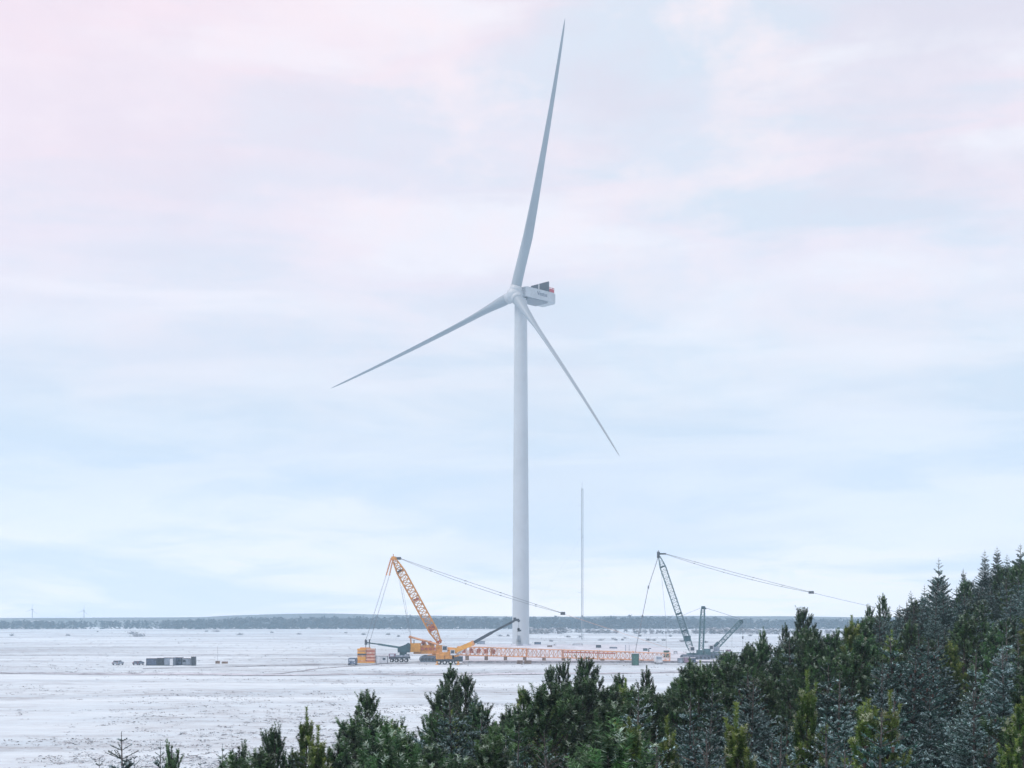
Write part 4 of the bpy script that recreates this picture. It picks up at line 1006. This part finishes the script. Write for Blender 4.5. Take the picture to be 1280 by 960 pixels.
for x, y in cands:
    px = 640 + x / y * F
    if px < 290 or px > 1318 or y > yedge(x) * 1.02: continue
    if any((x - a) ** 2 + (y - b) ** 2 < 1.1 for a, b in placed): continue
    ys = float(np.interp(px, SKX, SKY_))
    g = gz(x, y); h = random.uniform(4.1, 5.9); zt = g + h
    zmax = P(px, ys - 6 + abs(random.gauss(0, 7)), y).z
    # keep near rows low enough to see the ones behind
    zt = min(zt, zmax)
    if zt - g < 1.6: continue
    ytop = YH + (CH - zt) / y * F
    if ytop > 985: continue
    f = noise.noise(V((x * .09, y * .07, 3.3))) + (px - 1000) / 1100 + (.28 if y < 40 else 0) + random.uniform(-.4, .4)
    if f > .06:
        k, i = 's', random.choice((0, 0, 1, 1, 2, 2, 3))
        if random.random() < .12: k, i = 'q', random.randrange(2)
        col_, grp = ('bare stemmed' if k == 'q' else 'pale frosted' if i == 3 else 'blue grey'), 'spruces packed in the wood'
    else:
        k, i = ('l', random.randrange(2)) if (random.random() < .16 and y < 60) else ('p', random.randrange(4))
        col_, grp = ('yellow green', 'light green pines in the wood') if k == 'l' else ('dark green', 'dark pines packed in the wood')
    lab = None
    pr_, nm, ct = sets[k]; ob = plant(nm, pr_[i], x, y, zt, lab, grp, ct, lean=.05, wscale=random.uniform(1.05, 1.35) * max(1, (h * .9) / max(zt - g, 1)))
    placed.append((x, y)); nfill += 1; FILL.append((ob, px, ytop, col_, ct))
MARKS = [(450, 'west of the bushy western pine'), (540, 'just east of the bushy western pine'), (610, 'around the highest edge pine'), (665, 'below the turbine tower'), (720, 'below the fork topped pine'), (790, 'below the broad three-shoot pine'),
         (850, 'below the tall green tank'), (905, 'below the leaning teal mast'), (960, 'below the raised teal boom'), (1040, 'below the twin leader pine'), (1095, 'below the blunt leader pine'), (1150, 'below the pendant rope end'), (1192, 'below the cone-laden spruce'), (1235, 'below the tier topped spruce'), (1268, 'below the highest skyline tips'), (9999, 'at the eastern edge')]
ROWS = [(735, 'topmost row'), (765, 'skyline row'), (800, 'upper row'), (840, 'upper middle row'), (880, 'middle row'), (920, 'lower middle row'), (9999, 'nearest row')]
cells = {}
for ob, px, yt, col_, ct in FILL:
    key = (next(b for a, b in MARKS if px < a), next(b for a, b in ROWS if yt < a), col_, ct); cells.setdefault(key, []).append((px, ob))
ORD = ['first', 'second', 'third', 'fourth', 'fifth', 'sixth', 'seventh', 'eighth', 'ninth', 'tenth', 'eleventh', 'twelfth', 'thirteenth', 'fourteenth', 'fifteenth', 'sixteenth', 'seventeenth', 'eighteenth']
for (mk, rw, col_, ct), l_ in cells.items():
    l_.sort(key=lambda q: q[0])
    for n__, (px, ob) in enumerate(l_):
        ob['label'] = (f'{col_} {ct.split()[0]} in the {rw} {mk}' if len(l_) == 1 else f'{ORD[min(n__, 17)]} {col_} {ct.split()[0]} in the {rw} {mk}')
print('trees', nfill + len(NAMED))

# ---------------------------------------------------------------- bushes on the plain
def bush_mesh(seed, n=260, sx=1.4, sz=1.0):
    r = np.random.default_rng(seed); c = r.normal(0, .42, (n, 3)); c[:, 0] *= sx; c[:, 1] *= sx; c[:, 2] = np.abs(c[:, 2]) * 1.5 * sz
    T = c[:, None, :] + r.normal(0, .17, (n, 3, 3)); to = np.zeros((n, 3)); to[:, 0] = r.random(n) * .5; to[:, 2] = (r.random(n) < .28) * .6
    return tri_mesh('shrub_foliage', T, to, [M['bush'], M['twig']])
BM = [bush_mesh(s, sx=q) for s, q in ((41, 1.0), (42, 1.7), (43, 2.4))]
bl = [(15, 795, 1, 5), (85, 794.5, 1, 5), (122, 790, 0, 2), (166, 792.5, 2, 12), (172, 796, 2, 16), (258, 789.5, 1, 4), (270, 790, 2, 9), (300, 794, 2, 8), (432, 792, 1, 4), (454, 793.5, 1, 5), (485, 793.5, 1, 5),
      (498, 795.5, 0, 3), (625, 795.5, 2, 7), (635, 795.5, 0, 3), (689, 802, 1, 5), (693, 808, 1, 4), (710, 796.5, 2, 7), (725, 796.5, 1, 5), (751, 801, 2, 7), (766, 799.5, 1, 4), (770, 801, 0, 3), (778, 801, 0, 3),
      (781, 798, 1, 4), (800, 795.5, 0, 3), (810, 801, 1, 6), (818, 801, 1, 5), (838, 795.5, 0, 3), (830, 801, 1, 5), (852, 802, 1, 6), (882, 803, 1, 5), (905, 800, 1, 5), (938, 795, 1, 5), (374, 793, 2, 6), (340, 791, 1, 4)]
shr = {}
for x, y, k, w_ in sorted(bl):
    d = D(y); cx = X(x, d); wm_ = w_ * d / F; o = bpy.data.objects.new('heath_shrub', BM[k]); COL.objects.link(o)
    ext = (1.0, 1.7, 2.4)[k] * 1.9; s = wm_ / ext * 1.15
    o.location = (cx, d, gz(cx, d) - .05); o.scale = (s, s, max(s, .75)); o.rotation_euler = (0, 0, random.random() * 6)
    lb = {0: 'small dark rounded shrub dotted on the far snowy heath', 1: 'grey frosted shrub clump dotted on the far snowy heath', 2: 'long low frosted thicket on the far snowy heath'}[k]
    mk_ = 'beyond the western snow field' if x < 150 else 'behind the container row' if x < 310 else 'west of the counterweight slabs' if x < 445 else 'behind the small green crane' if x < 520 else 'beside the tower foot' if x < 660 else 'between tower and mast' if x < 727 else 'behind the salmon boom end' if x < 800 else 'behind the leaning teal mast' if x < 860 else 'behind the raised teal boom'
    shr[(k, mk_)] = shr.get((k, mk_), -1) + 1; lb = ('small dark rounded shrub ', 'grey frosted shrub clump ', 'long low frosted thicket ')[k] + mk_ + (', %s along' % ['', 'second', 'third', 'fourth', 'fifth'][shr[(k, mk_)]] if shr[(k, mk_)] else '')
    tag(o, lb, 'shrub', ('small shrubs on the heath', 'shrub clumps on the heath', 'thickets on the heath')[k])

# ---------------------------------------------------------------- heath tufts (stuff)
n_ = 26000
yy_ = 1 / rng.uniform(1 / 1300, 1 / 108, n_)
xx_ = (rng.uniform(-120, 1400, n_) - 640) / F * yy_
dens = np.array([noise.noise(V((a * .02, b * .035, 1))) + .6 * noise.noise(V((a * .09, b * .12, 5))) for a, b in zip(xx_, yy_)])
near = yy_ < 296
keep = dens + rng.normal(0, .28, n_) > np.where(near, .42 - .24 * (yy_ < 235) * (xx_ < -10), .02)
keep |= (np.abs(yy_ - (303 + .02 * xx_ + 3 * np.sin(xx_ / 60)) + 3.5) < .8)
keep &= ~((xx_ > X(570, 374)) & (yy_ > 372) & (yy_ < 600) & (xx_ < X(905, 374)))
keep &= hill(xx_, yy_) < .4
xx_, yy_ = xx_[keep], yy_[keep]; n_ = len(xx_)
zz_g = hill(xx_, yy_) + plain(xx_, yy_)
sc = rng.uniform(.08, .24, n_) * (1 + np.clip(yy_ - 200, 0, 900) / 700)
kt = 9
c = np.stack([xx_, yy_, zz_g], 1)[:, None, :] + rng.normal(0, 1, (n_, kt, 3)) * (sc[:, None, None] * np.array([1.9, 1.2, 0])) + np.abs(rng.normal(0, 1, (n_, kt, 3))) * (sc[:, None, None] * np.array([0, 0, .28]))
T = (c[:, :, None, :] + rng.normal(0, 1, (n_, kt, 3, 3)) * (sc[:, None, None, None] * np.array([.7, .6, .26]))).reshape(-1, 3, 3)
to = np.zeros((len(T), 3)); to[:, 0] = rng.random(len(T)); to[:, 1] = rng.random(len(T)) * .5; to[:, 2] = (rng.random(len(T)) < .6) * .95
me = tri_mesh('heath_tufts', T, to, [M['bush']]); o = bpy.data.objects.new('heath_tufts', me); COL.objects.link(o)
tag(o, 'low frosted grass and heather tufts scattered over the plain', 'heath tufts', kind='stuff')

# ---------------------------------------------------------------- far woods (stuff)
def wood(name, label, rows, spacing, xr, hmean, hvar, mt, ridge, frost=.04, seed=5, gap=None, broad=.32):
    r = np.random.default_rng(seed); tris = []; tones = []
    for d in rows:
        xs = np.arange(xr[0], xr[1], spacing)
        xs = xs + r.uniform(-.5, .5, len(xs)) * spacing; ds = d + r.uniform(-.5, .5, len(xs)) * (rows[1] - rows[0] if len(rows) > 1 else 10)
        for x, y in zip(xs, ds):
            px = 640 + x / y * F
            if gap and gap(px, y, r): continue
            h = hmean(px) * (1 + r.uniform(-hvar, hvar) + .10 * noise.noise(V((x * .012, y * .02, 4))) - .05); w_ = h * broad * r.uniform(.8, 1.3); z0 = ridge(px, y)
            nt_ = 34; zf = r.random(nt_) ** .8; rad = w_ * (1 - zf * .85) * r.uniform(.3, 1.0, nt_); an = r.random(nt_) * 6.283
            c_ = np.stack([x + rad * np.cos(an), y + rad * np.sin(an), z0 + h * (.04 + .86 * zf)], 1)
            T_ = c_[:, None, :] + r.normal(0, 1, (nt_, 3, 3)) * np.array([w_ * .5, w_ * .5, h * .10]); tris.append(T_)
            to_ = np.zeros((nt_, 3)); to_[:, 0] = r.random(); to_[:, 1] = r.random(nt_) * .5; to_[:, 2] = (r.random(nt_) < frost) * .7; tones.append(to_)
    me = tri_mesh(name, np.concatenate(tris), np.concatenate(tones), [M[mt]]); o = bpy.data.objects.new(name, me); COL.objects.link(o)
    return tag(o, label, 'woodland', kind='stuff')
main_h = lambda px: float(np.interp(px, [-300, 0, 120, 200, 250, 300, 420, 700, 880, 960, 1100, 1600], [9.3, 9.3, 9.2, 9.5, 11, 12.4, 12.7, 13.0, 12.6, 10.8, 10.4, 10.4]))
wood('far_woodland', 'dark green conifer belt with haze blue in its colour along the far side of the plain', [1400, 1414, 1430, 1450, 1475], 5.5, (-950, 950), main_h, .16, 'hazed_far_wood', lambda px, y: -.2,
     gap=lambda px, y, r: (px < 245 and r.random() < (.5 if 70 < px < 200 else .15)))
wood('frosted_thicket', 'pale frosted scrub belt before the dark woodland', [1010, 1035, 1065, 1100], 3.2, (-10, 420), lambda px: 3.4 + 1.2 * math.sin(px / 23.) * math.sin(px / 61.), .25, 'bush', lambda px, y: -.2, frost=.5, seed=9, gap=lambda px, y, r: px < 655 or noise.noise(V((px * .02, y * .01, 2))) < -.15, broad=.6)
# hills behind
def hills(name, d, prof_, depth, mt, label):
    m = MB(); xs = np.arange(-.62 * d, .62 * d, d / 160.); k = len(xs); vs = []
    for j, (dy, q) in enumerate(((-depth * .3, 0), (-depth * .15, .55), (0, 1), (depth * .4, 1.0), (depth, .6))):
        for x in xs:
            px = 640 + x / d * F; h = float(np.interp(px, [p[0] for p in prof_], [p[1] for p in prof_])); z = CH + (YH - h) / F * d
            vs.append((x, d + dy, -3 + (z + 3) * q + (noise.noise(V((x * .01, j, 0))) * 1.0 if q else 0)))
    m.add(vs, [(j * k + i, j * k + i + 1, (j + 1) * k + i + 1, (j + 1) * k + i) for j in range(4) for i in range(k - 1)])
    return tag(m.build(name, M[mt], None, True), label, 'hill', kind='structure')
M['hillwood'] = mat('hill_wood', (.10, .14, .15), .9, var=.4, scale=.02, dirt=(.5, .54, .58), dirt_amt=.6)
M['hillwood2'] = mat('hill_far', (.10, .14, .16), .9, var=.2, scale=.02)
hills('hill', 1750, [(-400, 774), (0, 773.4), (130, 774.2), (230, 774.5), (300, 773), (1300, 773), (1600, 773)], 200, 'hillwood', 'low wooded rise behind the western conifer belt')
hills('hill', 2080, [(-400, 772.5), (60, 772.5), (250, 771.5), (290, 769.4), (345, 767.6), (400, 766.8), (450, 767.2), (520, 769.6), (700, 771), (840, 769.6), (980, 770.5), (1100, 771.5), (1500, 772)], 300, 'hillwood2', 'pale distant hills on the horizon')

# ---------------------------------------------------------------- haze
m = MB(); m.box((0, 975, (290 - 6) / 2), (6400, 2950, 290 + 6)); hz = m.build('haze', [])
hm = bpy.data.materials.new('haze'); hm.use_nodes = True; t = hm.node_tree
for n in list(t.nodes): t.nodes.remove(n)
o_ = t.nodes.new('ShaderNodeOutputMaterial'); pv = t.nodes.new('ShaderNodeVolumePrincipled'); t.links.new(pv.outputs[0], o_.inputs['Volume'])
pv.inputs['Color'].default_value = (.60, .83, 1.0, 1); pv.inputs['Density'].default_value = .00036; pv.inputs['Anisotropy'].default_value = 0.0
hz.data.materials.clear(); hz.data.materials.append(hm); tag(hz, 'cold pale blue air haze over the whole plain', 'haze', kind='stuff')
for o in bpy.data.objects:
    if '_org' in o: del o['_org']
